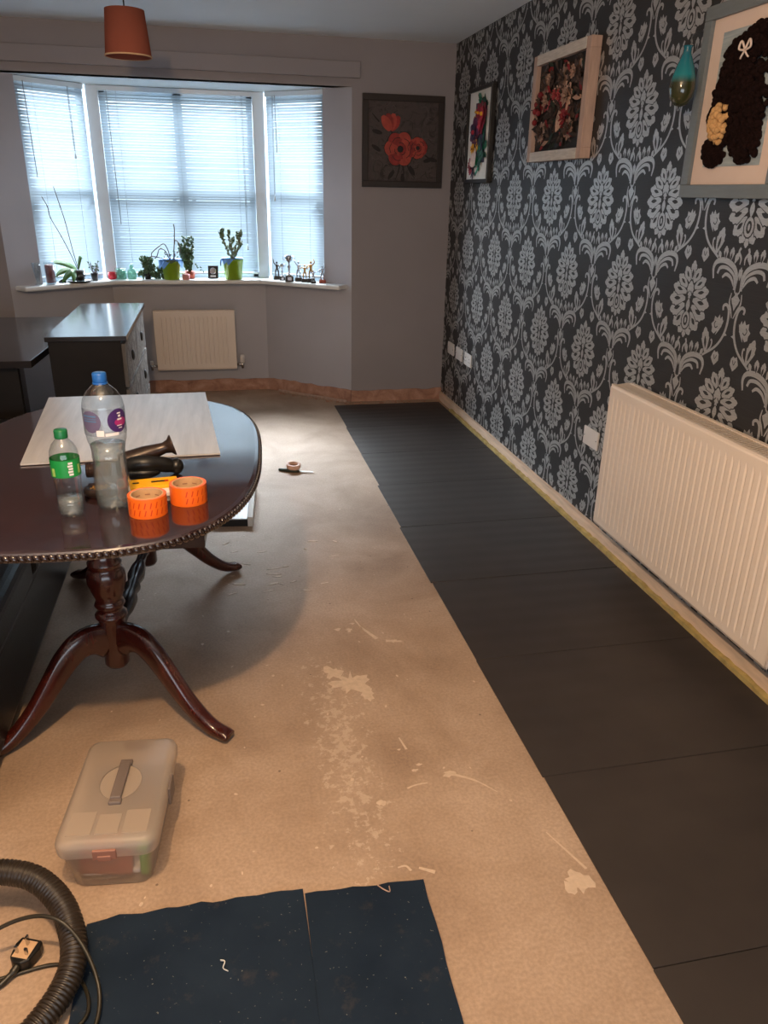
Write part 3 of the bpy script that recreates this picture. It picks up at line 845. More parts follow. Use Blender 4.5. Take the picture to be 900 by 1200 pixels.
def wavy(p, q, n, amp, rnd):
    p = Vector(p); q = Vector(q); d = q - p; nr = Vector((-d.y, d.x)).normalized()
    return [tuple(p + d * (i / n) + nr * (rnd.uniform(-amp, amp) + amp * 1.5 * sin(i * 1.9))) for i in range(n)]
rn = random.Random(9)
o1 = wavy((-0.372, 0.62), (0.112, 0.62), 2, 0, rn) + wavy((0.112, 0.62), (0.114, 1.316), 4, 0.001, rn) + wavy((0.114, 1.316), (-0.345, 1.322), 18, 0.0022, rn) + [(-0.360, 1.312)] + wavy((-0.362, 1.30), (-0.372, 0.64), 4, 0.001, rn)
b = B(); b.prism(o1, 0.0, 0.004); tag(b.obj('underlay_sheet', M['navy'], loc=(0, 0, 0.0008)), 'dark navy fibre sheet at the bottom of the photo, left and dustier of the pair', 'underlay sheet', 'navy sheets on the bare floor')
o2 = wavy((0.106, 0.62), (0.376, 0.62), 2, 0, rn) + wavy((0.376, 0.62), (0.395, 1.284), 12, 0.0016, rn) + wavy((0.395, 1.284), (0.117, 1.297), 10, 0.0014, rn) + [(0.117, 1.297)]
b = B(); b.prism(o2, 0.0, 0.004); tag(b.obj('underlay_sheet', M['navy'], loc=(0, 0, 0.0052)), 'narrower dark navy fibre sheet, right of the pair on the bare floor', 'underlay sheet', 'navy sheets on the bare floor')
# shavings on the sheets
b = B(); b.tube(catmull([(-0.075, 1.165, 0.009), (-0.066, 1.158, 0.012), (-0.070, 1.146, 0.009), (-0.060, 1.138, 0.008)], 4), 0.0028, 6, flat=0.4)
tag(b.obj('wood_shaving', M['matw']), 'small pale curled shaving lying on the left navy sheet', 'shaving')
b = B(); b.tube(catmull([(0.285, 1.286, 0.0105), (0.297, 1.268, 0.014), (0.309, 1.262, 0.012), (0.311, 1.278, 0.0105)], 5), 0.0014, 6)
tag(b.obj('wood_shaving', M['timber']), 'thin brown curl of shaving at the top edge of the right navy sheet', 'shaving')
# loose timber along the stripped bay wall
b = B(); p = Vector((0.46, 6.12)); q = Vector((0.94, 5.70)); d = (q - p)
b.box(((p.x + q.x) / 2, (p.y + q.y) / 2, 0.012), (d.length, 0.018, 0.018), rz=atan2(d.y, d.x), rx=0.3)
tag(b.obj('timber_strip', M['timber'], bevel=0.002), 'thin pale timber strip lying on the floor along the stripped bay wall', 'timber strip')
random.seed(21); b = B()
for i in range(60):
    t = random.random()
    if random.random() < 0.5: x, y = 0.45 + 0.5 * t, 6.10 - 0.42 * t
    else: x, y = 0.95 + 0.6 * t, 5.69
    x += random.uniform(-0.03, 0.03); y -= random.uniform(0, 0.04)
    if y > 5.715 and x > 0.9: y = 5.70
    s = random.uniform(0.004, 0.012)
    b.box((x, y, s * 0.35), (s * 1.6, s, s * 0.6), rz=random.uniform(0, 3), rx=random.uniform(-0.2, 0.2))
tag(b.obj('plaster_rubble', M['plaster']), 'brown plaster crumbs along the foot of the stripped far wall', 'rubble', kind='stuff')

# ------------------------------------------------------------------ dining table
TX, TY, TR = -0.345, 2.345, radians(-3.5)
tb = thing('dining_table', 'oval polished mahogany pedestal dining table with rope-carved edge', 'table', (TX, TY, 0), TR)
def sup(a, bb, n, k=120):
    o = []
    for i in range(k):
        t = 2 * pi * i / k; c, s = cos(t), sin(t)
        o.append((a * math.copysign(abs(c) ** (2 / n), c), bb * math.copysign(abs(s) ** (2 / n), s)))
    return o
def resample(pts, n):
    L = [0]; P = [Vector(p) for p in pts] + [Vector(pts[0])]
    for i in range(1, len(P)): L.append(L[-1] + (P[i] - P[i - 1]).length)
    out = []; j = 0
    for i in range(n):
        s = L[-1] * i / n
        while L[j + 1] < s: j += 1
        out.append(P[j].lerp(P[j + 1], (s - L[j]) / (L[j + 1] - L[j] + 1e-9)))
    return out
NT = 2.75
b = B()
lay = [(0.435, 0.677, 0.722), (0.452, 0.694, 0.726), (0.452, 0.694, 0.744), (0.449, 0.691, 0.748), (0.440, 0.682, 0.750)]
k = 120; vs = []; fs = []
for a, bb, z in lay: vs += [(p[0], p[1], z) for p in sup(a, bb, NT, k)]
for j in range(len(lay) - 1):
    for i in range(k): fs.append((j * k + i, j * k + (i + 1) % k, (j + 1) * k + (i + 1) % k, (j + 1) * k + i))
fs.append(tuple(reversed(range(k)))); fs.append(tuple((len(lay) - 1) * k + i for i in range(k)))
b.add(vs, fs, 0, False); b.obj('table_top', M['top'], tb)
b = B(); ring = resample(sup(0.455, 0.697, NT, 240), 236)
for i, p in enumerate(ring):
    t = (ring[(i + 1) % len(ring)] - ring[i - 1]).normalized()
    R = Matrix(((t.x, -t.y, 0), (t.y, t.x, 0), (0, 0, 1))) @ Euler((0, radians(50), 0)).to_matrix()
    b.ball((p.x, p.y, 0.737), (0.0118, 0.0062, 0.0068), 8, 5, 0, R)
b.obj('rope_edge', mat('carved_edge', rgb(36, 22, 18), 0.2, 0.0, var=0.1, coat=1.0), tb)
b = B(); b.span((-0.31, -0.47, 0.640), (0.31, 0.47, 0.722)); b.obj('frame_apron', M['mahog_dark'], tb, bevel=0.003)
def pedestal(y, s):
    c = B()
    prof = [(0.0, 0.155), (0.030, 0.155), (0.036, 0.165), (0.036, 0.30), (0.040, 0.318), (0.046, 0.326), (0.046, 0.334), (0.038, 0.342), (0.032, 0.350),
            (0.038, 0.356), (0.044, 0.366), (0.040, 0.376), (0.036, 0.382), (0.046, 0.41), (0.055, 0.44), (0.056, 0.462), (0.048, 0.482), (0.042, 0.490), (0.048, 0.497),
            (0.048, 0.505), (0.040, 0.515), (0.037, 0.53), (0.041, 0.58), (0.044, 0.637), (0.0, 0.637)]
    n = 32; vs = []; fs = []
    for r, z in prof:
        for i in range(n):
            a = 2 * pi * i / n; rr = r * (1 - (0.07 if (z > 0.52 or 0.39 < z < 0.48) and i % 2 else 0))
            vs.append((rr * cos(a), y + rr * sin(a), z))
    for j in range(len(prof) - 1):
        for i in range(n): fs.append((j * n + i, j * n + (i + 1) % n, (j + 1) * n + (i + 1) % n, (j + 1) * n + i))
    c.add(vs, fs, 0, True); c.obj('column', M['mahog'], tb)
    for sx in (-1, 1):
        g = B(); dirv = Vector((sx * 0.84, s * 0.54)).normalized() if True else None
        pr = [(0.015, 0.235, 0.055), (0.05, 0.262, 0.055), (0.10, 0.262, 0.050), (0.15, 0.225, 0.044), (0.20, 0.165, 0.036), (0.25, 0.105, 0.030), (0.30, 0.058, 0.026), (0.345, 0.030, 0.022), (0.385, 0.022, 0.018), (0.400, 0.021, 0.010)]
        pts = [(dirv.x * r, y + dirv.y * r, z) for r, z, w in pr]
        pts = catmull(pts, 4); ws = []
        for i in range(len(pts)):
            u = i / 4; j = min(int(u), len(pr) - 2); f = u - j
            ws.append(pr[j][2] * (1 - f) + pr[j + 1][2] * f)
        vs = []; fs = []; m = 10
        for i, p_ in enumerate(pts):
            t = (pts[min(i + 1, len(pts) - 1)] - pts[max(i - 1, 0)]).normalized()
            w = Vector((-dirv.y, dirv.x, 0)); u = w.cross(t).normalized()
            if u.z < 0: u = -u
            for q in range(m):
                a = 2 * pi * q / m + 0.3; ca, sa = cos(a), sin(a)
                vs.append(p_ + u * ws[i] * 0.86 * math.copysign(abs(ca) ** 0.7, ca) + w * 0.023 * math.copysign(abs(sa) ** 0.6, sa))
        for i in range(len(pts) - 1):
            for q in range(m): fs.append((i * m + q, i * m + (q + 1) % m, (i + 1) * m + (q + 1) % m, (i + 1) * m + q))
        fs += [tuple(reversed(range(m))), tuple((len(pts) - 1) * m + q for q in range(m))]
        g.add(vs, fs, 0, True); g.obj('leg', M['mahog'], tb)
pedestal(-0.235, -1); pedestal(0.455, 1)
b = B(); prof = [(0.014, 0.0), (0.016, 0.05), (0.022, 0.07), (0.016, 0.09), (0.018, 0.16), (0.026, 0.20), (0.030, 0.26), (0.020, 0.31), (0.028, 0.345), (0.020, 0.38), (0.030, 0.43), (0.026, 0.49), (0.018, 0.53), (0.016, 0.60), (0.022, 0.62), (0.016, 0.64), (0.014, 0.69)]
b.lathe(prof, (0, -0.235, 0.235), 16, 0, True, axis=(0, 1, 0)); b.obj('stretcher', M['mahog_dark'], tb)

# pale board on the table
b = B(); b.prism([(-0.579, 2.268), (-0.013, 2.283), (-0.060, 3.066), (-0.640, 3.060)], 0.752, 0.757, 0); 
o = b.obj('board', [M['panel']]); tag(o, 'large pale grey wood-grain board lying flat on the dining table', 'board')
o.name = 'flooring_board'

# ------------------------------------------------------------------ things on the table
ZTB = 0.7503
def wrapband(b, R, z0, z1, a0, a1, mi, e=0.0006, n=10):
    vs = []; fs = []
    for i in range(n + 1):
        a = a0 + (a1 - a0) * i / n
        vs += [((R + e) * cos(a), (R + e) * sin(a), z0), ((R + e) * cos(a), (R + e) * sin(a), z1)]
    for i in range(n): fs.append((2 * i, 2 * i + 2, 2 * i + 3, 2 * i + 1))
    b.add(vs, fs, mi, True)
def wrapdisc(b, R, ca, cz, rad, mi, e=0.0008, rz=None, n=28):
    rz = rz or rad; vs = [((R + e) * cos(ca), (R + e) * sin(ca), cz)]; fs = []
    rings = 4
    for k in range(1, rings + 1):
        for i in range(n):
            t = 2 * pi * i / n; a = ca + rad * k / rings * cos(t) / R
            vs.append(((R + e) * cos(a), (R + e) * sin(a), cz + rz * k / rings * sin(t)))
    for i in range(n):
        i2 = (i + 1) % n; fs.append((0, 1 + i, 1 + i2))
        for k in range(rings - 1): fs.append((1 + k * n + i, 1 + (k + 1) * n + i, 1 + (k + 1) * n + i2, 1 + k * n + i2))
    b.add(vs, fs, mi, True)
# large water bottle
CAM = -pi / 2 + 0.15
w = thing('water_bottle', 'large clear plastic bottle with blue cap and round purple emblem on the table', 'bottle', (-0.281, 1.915, ZTB))
b = B()
prof = [(0.020, 0.006), (0.036, 0.0), (0.043, 0.008), (0.045, 0.03), (0.0435, 0.05), (0.0450, 0.060), (0.0425, 0.075), (0.0440, 0.085), (0.0410, 0.10), (0.0425, 0.110), (0.0395, 0.125),
        (0.0410, 0.135), (0.0400, 0.150), (0.0430, 0.165), (0.0475, 0.18), (0.049, 0.20), (0.049, 0.262), (0.046, 0.278), (0.036, 0.296), (0.022, 0.310), (0.014, 0.318), (0.0135, 0.326)]
n = 40; vs = []; fs = []
for r, z in prof:
    for i in range(n):
        a = 2 * pi * i / n; rr = r
        zz = z + (0.010 * max(0, cos(5 * a)) if z < 0.007 else 0)
        if z < 0.035: rr = r * (1 - 0.06 * max(0, cos(5 * a)))
        vs.append((rr * cos(a), rr * sin(a), zz))
for j in range(len(prof) - 1):
    for i in range(n): fs.append((j * n + i, j * n + (i + 1) % n, (j + 1) * n + (i + 1) % n, (j + 1) * n + i))
fs.append(tuple(reversed(range(n))))
b.add(vs, fs, 0, True); b.obj('bottle_body', M['pet'], w)
b = B(); b.lathe([(0.0, 0.004), (0.034, 0.004), (0.041, 0.012), (0.0415, 0.06), (0.039, 0.10), (0.038, 0.13), (0.041, 0.165), (0.0, 0.1655)], (0, 0, 0), 32); b.obj('water', M['water'], w)
b = B(); b.lathe([(0.0155, 0.318), (0.0165, 0.320), (0.0165, 0.338), (0.015, 0.341), (0, 0.341)], n=28); b.lathe([(0.0175, 0.314), (0.0175, 0.318), (0.0, 0.318)], n=28); b.obj('cap', M['blue_cap'], w)
b = B(); wrapband(b, 0.0492, 0.196, 0.262, CAM - 1.5, CAM + 1.5, 0, n=24); b.obj('label_film', clear('clear_label', (0.86, 0.88, 0.92, 1), 0.1, milk=0.10, milkc=rgb(200, 200, 215)), w)
b = B(); wrapdisc(b, 0.0495, CAM + 0.66, 0.232, 0.0275, 0, rz=0.029)
wrapdisc(b, 0.0495, CAM + 0.80, 0.228, 0.018, 1, 0.0012, rz=0.010)
for dz, da, L, hgt in [(0.018, 0.70, 0.20, 0.003), (0.011, 0.72, 0.14, 0.005), (0.003, 0.72, 0.26, 0.004), (-0.012, 0.68, 0.28, 0.002), (-0.018, 0.72, 0.2, 0.002)]:
    wrapband(b, 0.0495, 0.232 + dz - hgt / 2, 0.232 + dz + hgt / 2, CAM + da - L / 2, CAM + da + L / 2, 2, 0.0016, 5)
b.obj('emblem', [M['purple'], M['magenta'], M['white_print']], w)
b = B(); wrapdisc(b, 0.0495, CAM - 0.72, 0.232, 0.026, 0, rz=0.027)
for dz, hgt in [(0.012, 0.004), (0.006, 0.002), (0.0, 0.003)]: wrapband(b, 0.0495, 0.232 + dz, 0.232 + dz + hgt, CAM - 1.1, CAM - 0.4, 1, 0.0014, 8)
b.obj('emblem', [mat('grey_violet_print', rgb(96, 88, 120), 0.4), M['blue_print']], w)
b = B(); wrapband(b, 0.0495, 0.197, 0.212, CAM - 0.45, CAM - 0.1, 0, 0.0012, 6); wrapband(b, 0.0495, 0.197, 0.204, CAM - 0.05, CAM + 0.6, 0, 0.0012, 6)
b.obj('small_print', [M['white_print']], w)
# small green-capped bottle
w = thing('soda_bottle', 'small clear bottle with green cap and green label at the left of the table', 'bottle', (-0.378, 1.875, ZTB))
b = B(); prof = [(0.012, 0.006), (0.024, 0.0), (0.029, 0.006), (0.031, 0.03), (0.0295, 0.06), (0.031, 0.085), (0.033, 0.105), (0.0335, 0.15), (0.032, 0.165), (0.026, 0.180), (0.016, 0.192), (0.0125, 0.197), (0.0125, 0.204)]
vs = []; fs = []
for r, z in prof:
    for i in range(n):
        a = 2 * pi * i / n; rr = r * (1 - (0.10 * max(0, cos(5 * a)) if z < 0.035 else 0)); zz = z + (0.008 * max(0, cos(5 * a)) if z < 0.005 else 0)
        vs.append((rr * cos(a), rr * sin(a), zz))
for j in range(len(prof) - 1):
    for i in range(n): fs.append((j * n + i, j * n + (i + 1) % n, (j + 1) * n + (i + 1) % n, (j + 1) * n + i))
fs.append(tuple(reversed(range(n)))); b.add(vs, fs, 0, True); b.obj('bottle_body', M['pet'], w)
b = B(); b.lathe([(0, 0.004), (0.022, 0.004), (0.027, 0.010), (0.029, 0.030), (0.0285, 0.045), (0, 0.0455)], n=28); b.obj('soda', M['water'], w)
b = B(); b.lathe([(0.0150, 0.196), (0.0155, 0.198), (0.0155, 0.214), (0.014, 0.217), (0, 0.217)], n=28); b.obj('cap', M['green_cap'], w)
b = B(); wrapband(b, 0.0336, 0.105, 0.148, 0, 2 * pi, 0, n=36)
for k in range(5): wrapband(b, 0.0336, 0.110 + k * 0.007, 0.115 + k * 0.007, CAM + 0.22 - 0.05 * (k % 2), CAM + 0.52, 1, 0.0012, 4)
wrapband(b, 0.0336, 0.108, 0.128, CAM - 1.05, CAM - 0.75, 2, 0.0012, 4); wrapband(b, 0.0336, 0.112, 0.134, CAM + 0.9, CAM + 1.15, 2, 0.0012, 4)
b.obj('label', [M['green_label'], M['white_print'], M['lime_print']], w)
# two rolls of orange tape
tp = thing('tape_roll', 'orange tape roll nearest the large water bottle, front one of two', 'tape roll', (-0.195, 1.853, ZTB), 0.0)
b = B(); R0, R1, H = 0.047, 0.038, 0.050
b.lathe([(R1 + 0.002, 0), (R0, 0), (R0, H), (R1 + 0.002, H)], n=96, closed=True, smooth=False)
for k in range(14):
    a = -2.6 + k * 0.30
    for q in range(2):
        z0 = 0.008 + q * 0.019
        vs = []
        for (da, dz) in ((0, 0), (0.06, 0), (0.15, 0.015), (0.09, 0.015)):
            vs.append(((R0 + 0.0006) * cos(a + da), (R0 + 0.0006) * sin(a + da), z0 + dz))
        b.add(vs, [(0, 1, 2, 3)], 1)
b.obj('tape', [M['orange'], M['redprint']], tp)
b = B(); b.lathe([(R1 - 0.001, 0.0005), (R1 + 0.0021, 0.0005), (R1 + 0.0021, H + 0.0005), (R1 - 0.001, H + 0.0005)], n=96, closed=True, smooth=False)
for k in range(9):
    a = 2 * pi * k / 9
    vs = [((R1 - 0.0016) * cos(a + d), (R1 - 0.0016) * sin(a + d), z) for d, z in ((0, 0.020), (0.25, 0.020), (0.25, 0.022), (0, 0.022))]
    b.add(vs, [(0, 1, 2, 3)], 1)
    vs = [((R1 - 0.0016) * cos(a + d), (R1 - 0.0016) * sin(a + d), z) for d, z in ((0.05, 0.033), (0.40, 0.033), (0.40, 0.036), (0.05, 0.036))]
    b.add(vs, [(0, 1, 2, 3)], 1)
b.obj('core', [M['kraft'], M['brown_print']], tp)
dup(tp, (-0.098, 1.918, ZTB), 0.9, 'orange tape roll nearest the table edge, right one of two')
# yellow packet behind
pk = thing('blade_packet', 'flat yellow and white packet lying behind the orange tape rolls', 'packet', (-0.190, 2.000, ZTB), 0.12)
b = B(); b.box((0.0, 0.012, 0.012), (0.125, 0.05, 0.022), rx=0.12); b.obj('yellow_card', M['yellow'], pk, bevel=0.002)
b = B(); b.box((-0.012, -0.030, 0.006), (0.10, 0.035, 0.012)); b.obj('white_tray', M['white_print'], pk, bevel=0.002)
for c_, d_, m_ in (((0.012, 0.010, 0.0245), (0.035, 0.006, 0.001), 'dark_slot'), ((0.034, 0.010, 0.0245), (0.010, 0.008, 0.001), 'redprint'), ((-0.045, 0.010, 0.0245), (0.016, 0.005, 0.001), 'dark_slot')):
    b = B(); b.box(c_, d_, rx=0.12); b.obj('print', M[m_], pk)
# dark ornament with flared ends behind the bottle
og = thing('carved_ornament', 'dark glossy carved ornament with a flared trumpet-like end behind the water bottle', 'ornament', (-0.235, 2.13, ZTB), 0.0)
b = B()
b.lathe([(0.024, 0), (0.027, 0.02), (0.025, 0.07), (0.020, 0.10), (0.016, 0.125), (0.020, 0.140), (0.030, 0.148), (0.030, 0.152), (0.012, 0.150), (0, 0.145)], (-0.050, 0.0, 0.040), 20, axis=(1, 0.15, 0.28))
b.obj('flared_horn', M['bronze'], og)
b = B(); b.tube(catmull([(-0.05, -0.02, 0.03), (0.0, -0.03, 0.045), (0.05, -0.02, 0.040), (0.085, 0.0, 0.026), (0.100, 0.02, 0.018)], 5), [0.022] * 4 + [0.024] * 5 + [0.022] * 5 + [0.020] * 4 + [0.017] * 3, 14)
b.ball((0.10, 0.0, 0.024), (0.020, 0.024, 0.023), 12, 8); b.obj('lower_body', M['black_plastic'], og)
b = B(); b.ball((0.0, -0.025, 0.020), (0.06, 0.03, 0.019), 14, 8); b.obj('foot', M['black_plastic'], og)
b = B()
for i in range(9): b.lathe([(0.017, 0), (0.021, 0.003), (0.017, 0.006)], (-0.042 + i * 0.0065, 0, 0.022), 20, axis=(1, 0, 0))
b.lathe([(0.0, -0.002), (0.020, -0.002), (0.020, 0.062), (0, 0.062)], (-0.042, 0, 0.022), 20, axis=(1, 0, 0))
tag(b.obj('ribbed_cylinder', M['bronze'], loc=(-0.330, 2.115, ZTB)), 'dark brown ribbed cylinder lying on the pale board between the two bottles', 'cylinder').location.z = 0.7575
b = B(); b.lathe([(0.0, 0.0), (0.040, 0.0), (0.044, 0.004), (0.044, 0.016), (0.038, 0.020), (0.030, 0.020), (0.028, 0.017), (0.0, 0.018)], n=32, sy=0.8)
for i in range(26):
    a = i * 2.4; r = 0.005 + 0.0008 * i
    b.ball((r * cos(a), 0.8 * r * sin(a), 0.018), (0.004, 0.004, 0.002), 6, 4, 1)
tag(b.obj('round_tin', [M['bronze'], M['gold']], loc=(-0.325, 2.005, ZTB)), 'small round bronze tin with mottled gold top between the bottles', 'tin')

# ------------------------------------------------------------------ sofa, desk, chest, white pack under the table
sf = thing('sofa', 'black leather sofa along the left beyond the table pedestal', 'sofa', (-1.085, 2.25, 0))
b = B(); b.span((-0.42, -0.63, 0.03), (0.43, 1.0, 0.30)); b.obj('base', M['leather'], sf, bevel=0.03, seg=3)
for y0 in (-0.61, 0.19):
    b = B(); b.span((-0.22, y0, 0.30), (0.455, y0 + 0.78, 0.43)); b.obj('seat_cushion', M['leather'], sf, bevel=0.035, seg=4)
b = B(); b.span((-0.46, -0.63, 0.05), (-0.24, 1.0, 0.68)); b.obj('backrest', M['leather'], sf, bevel=0.05, seg=4)
for sx in (-0.38, 0.38):
    for y in (-0.56, 0.93):
        b = B(); b.span((sx - 0.025, y - 0.025, 0), (sx + 0.025, y + 0.025, 0.035)); b.obj('foot', M['black_plastic'], sf)

ds = thing('side_table', 'dark low desk with a clipped corner beside the black chest', 'desk', (0, 0, 0))
b = B(); b.prism([(-1.93, 3.96), (-0.880, 3.96), (-0.850, 4.10), (-0.860, 4.12), (-0.95, 5.35), (-1.93, 5.35)] if False else [(-1.93, 3.96), (-0.885, 3.96), (-0.862, 4.40), (-0.905, 5.38), (-1.93, 5.38)], 0.685, 0.72)
b.obj('desk_top', M['black_wood'], ds, bevel=0.002)
b = B(); b.span((-1.93, 4.02, 0), (-0.965, 4.06, 0.685)); b.obj('end_panel', M['black_body'], ds)
b = B(); b.span((-1.93, 5.30, 0), (-1.40, 5.34, 0.685)); b.obj('end_panel', M['black_body'], ds)

pf = thing('footstool', 'low black rounded stool behind the far left edge of the table', 'stool', (-1.03, 3.62, 0))
b = B(); b.lathe([(0.0, 0.06), (0.26, 0.06), (0.28, 0.09), (0.28, 0.40), (0.26, 0.45), (0.20, 0.475), (0, 0.485)], n=40); b.obj('cushion', M['leather'], pf)
b = B(); b.lathe([(0, 0.0), (0.22, 0.0), (0.22, 0.06), (0, 0.06)], n=32); b.obj('base', M['black_plastic'], pf)

ch = thing('chest_of_drawers', 'black chest of drawers with silver patterned fronts beside the bay radiator', 'chest of drawers', (0, 0, 0))
cx0, cx1, cy0, cy1 = -0.835, -0.475, 4.15, 5.38
b = B(); b.span((cx0 - 0.012, cy0 - 0.012, 0.775), (cx1 + 0.022, cy1 + 0.01, 0.800)); b.obj('top', M['black_wood'], ch, bevel=0.002)
b = B(); b.span((cx0, cy0, 0.0), (cx1 - 0.01, cy1, 0.775)); b.obj('body', M['black_body'], ch, bevel=0.002)
for c in range(2):
    for r in range(3):
        y0 = cy0 + 0.02 + c * 0.600; z0 = 0.05 + r * 0.24
        b = B(); b.span((cx1 - 0.01, y0, z0), (cx1 + 0.008, y0 + 0.585, z0 + 0.225), 0)
        cells = [(-(y0 + 0.10 + 0.133 * i), z0 + 0.112 + (0.166 if i % 2 else 0) - 0.166 * 0 ) for i in range(5)]
        kk = 0.5
        sub = B(); put_pattern(sub, [(0, 0)], lambda u, v, h: (h, u, v), 1, 0, h=0.0005)
        for (u, v) in cells:
            vs = [(cx1 + 0.008 + q[0], -(u + q[1] * kk), min(max(v + q[2] * kk, z0 + 0.006), z0 + 0.22)) for q in sub.v]
            vs = [(x, min(max(y, y0 + 0.006), y0 + 0.58), z) for x, y, z in vs]
            o_ = len(b.v); b.v += vs
            for f, m_ in zip(sub.f, sub.m): b.f.append(tuple(i + o_ for i in f)); b.m.append(m_); b.sm.append(False)
        d_ = b.obj('drawer', [mat('drawer_grey', rgb(96, 92, 90), 0.4), M['wp_silver']] if (c, r) == (0, 0) else [bpy.data.materials['drawer_grey'], M['wp_silver']], ch, fixn=False)
        k_ = B(); k_.ball((cx1 + 0.014, y0 + 0.292, z0 + 0.112), (0.009, 0.022, 0.030), 12, 8); k_.obj('knob', M['black_plastic'], d_)

b = B(); pkx = thing('plank_pack', 'flat white-topped pack of boards on the floor under the far side of the table', 'pack of boards', (0, 0, 0))
b.prism([(-0.55, 3.53), (0.090, 3.452), (0.135, 3.93), (-0.50, 4.0)], 0.0, 0.035); b.obj('boards', M['dark_slot'], pkx)
b = B(); b.prism([(-0.55, 3.53), (0.085, 3.452), (0.130, 3.93), (-0.50, 4.0)], 0.0352, 0.0402); b.obj('top_board', M['panel'], pkx)
b = B(); b.prism([(0.088, 3.450), (0.112, 3.447), (0.156, 3.93), (0.133, 3.932)], 0.0, 0.048); b.obj('white_edge_strip', M['matw'], pkx)

# ------------------------------------------------------------------ plastic organiser box on the floor
bx = thing('storage_box', 'translucent plastic storage box with grey handle on the bare floor', 'box', (-0.3005, 1.572, 0.0), radians(-6.0))
def rrect(w, d, r, n=5):
    o = []
    for cx, cy, a0 in ((w / 2 - r, d / 2 - r, 0), (-w / 2 + r, d / 2 - r, pi / 2), (-w / 2 + r, -d / 2 + r, pi), (w / 2 - r, -d / 2 + r, 3 * pi / 2)):
        for i in range(n + 1):
            a = a0 + pi / 2 * i / n; o.append((cx + r * cos(a), cy + r * sin(a)))
    return o
def shell(b, secs, mi=0, capb=True, capt=False):
    k = len(secs[0][0]); vs = []; fs = []
    for o, z in secs: vs += [(x, y, z) for x, y in o]
    for j in range(len(secs) - 1):
        for i in range(k): fs.append((j * k + i, j * k + (i + 1) % k, (j + 1) * k + (i + 1) % k, (j + 1) * k + i))
    if capb: fs.append(tuple(reversed(range(k))))
    if capt: fs.append(tuple((len(secs) - 1) * k + i for i in range(k)))
    b.add(vs, fs, mi, True)
b = B(); shell(b, [(rrect(0.175, 0.318, 0.03), 0.002), (rrect(0.180, 0.322, 0.03), 0.006), (rrect(0.212, 0.350, 0.03), 0.112)]); b.obj('tub', M['boxclear'], bx)
b = B(); shell(b, [(rrect(0.222, 0.358, 0.03), 0.106), (rrect(0.226, 0.362, 0.032), 0.110), (rrect(0.228, 0.364, 0.032), 0.132), (rrect(0.222, 0.358, 0.030), 0.142), (rrect(0.200, 0.336, 0.028), 0.150)], capb=False, capt=True)
b.box((0.0, -0.125, 0.1512), (0.050, 0.060, 0.0025)); b.box((-0.062, -0.120, 0.1508), (0.055, 0.070, 0.0018)); b.box((0.062, -0.120, 0.1508), (0.055, 0.070, 0.0018))
b.obj('lid', M['milky'], bx)
b = B(); b.box((0.0, 0.01, 0.158), (0.026, 0.125, 0.010)); b.box((0, 0.078, 0.152), (0.030, 0.018, 0.012)); b.box((0, -0.056, 0.152), (0.030, 0.018, 0.012)); b.obj('handle', M['handle_grey'], bx, bevel=0.003)
b = B(); b.lathe([(0.048, 0), (0.050, 0.002), (0.047, 0.002)], (0.0, 0.01, 0.1502), 32, sy=1.2); b.obj('handle_recess', M['milky'], bx)
for y in (-1, 1):
    b = B(); b.box((0.0, y * 0.184, 0.120), (0.052, 0.007, 0.026)); b.box((0.0, y * 0.187, 0.112), (0.030, 0.006, 0.014)); b.obj('latch', mat('amber_latch', rgb(150, 104, 88), 0.4), bx, bevel=0.002)
b = B(); b.box((0.115, 0.02, 0.112), (0.008, 0.055, 0.05)); b.obj('side_clip', M['handle_grey'], bx, bevel=0.003)
b = B(); b.box((-0.015, -0.132, 0.045), (0.12, 0.018, 0.065), ry=0.12); b.box((-0.03, -0.09, 0.035), (0.09, 0.06, 0.05), rz=0.3); b.obj('red_contents', M['terracotta'], bx, bevel=0.004)
b = B(); b.box((0.072, -0.130, 0.050), (0.020, 0.03, 0.085)); b.obj('green_contents', M['green_item'], bx, bevel=0.004)
b = B(); b.box((-0.03, 0.04, 0.055), (0.10, 0.16, 0.07), rz=0.1); b.box((0.045, 0.02, 0.045), (0.04, 0.18, 0.06)); b.obj('dark_contents', mat('dim_contents', rgb(110, 84, 72), 0.6, var=0.35, vscale=18), bx, bevel=0.005)
b = B(); b.box((-0.005, -0.10, 0.012), (0.13, 0.07, 0.012)); b.obj('white_contents', M['white_plastic'], bx, bevel=0.003)

# ------------------------------------------------------------------ vacuum hose, cable, plug
hp = catmull([(-0.85, 1.36, 0.10), (-0.66, 1.395, 0.115), (-0.50, 1.385, 0.105), (-0.415, 1.325, 0.085), (-0.372, 1.24, 0.062), (-0.368, 1.165, 0.045), (-0.410, 1.08, 0.035), (-0.50, 0.985, 0.032), (-0.62, 0.90, 0.032)], 5)
cum = [0]
for i in range(1, len(hp)): cum.append(cum[-1] + (hp[i] - hp[i - 1]).length)
def along(P, C, s):
    for i in range(1, len(P)):
        if C[i] >= s: return P[i - 1].lerp(P[i], (s - C[i - 1]) / (C[i] - C[i - 1] + 1e-9))
    return P[-1]
pts = []; rs = []; N = int(cum[-1] / 0.0018)
for i in range(N + 1):
    s = cum[-1] * i / N; pts.append(along(hp, cum, s)); rs.append(0.0235 + 0.0042 * (0.5 + 0.5 * sin(2 * pi * s / 0.0085)) ** 0.6)
b = B(); b.tube(pts, rs, 20); hs = b.obj('vacuum_hose', mat('hose_plastic', rgb(44, 36, 28), 0.33, var=0.15), None, fixn=True)
tag(hs, 'black corrugated vacuum hose curving in at the bottom left', 'hose')
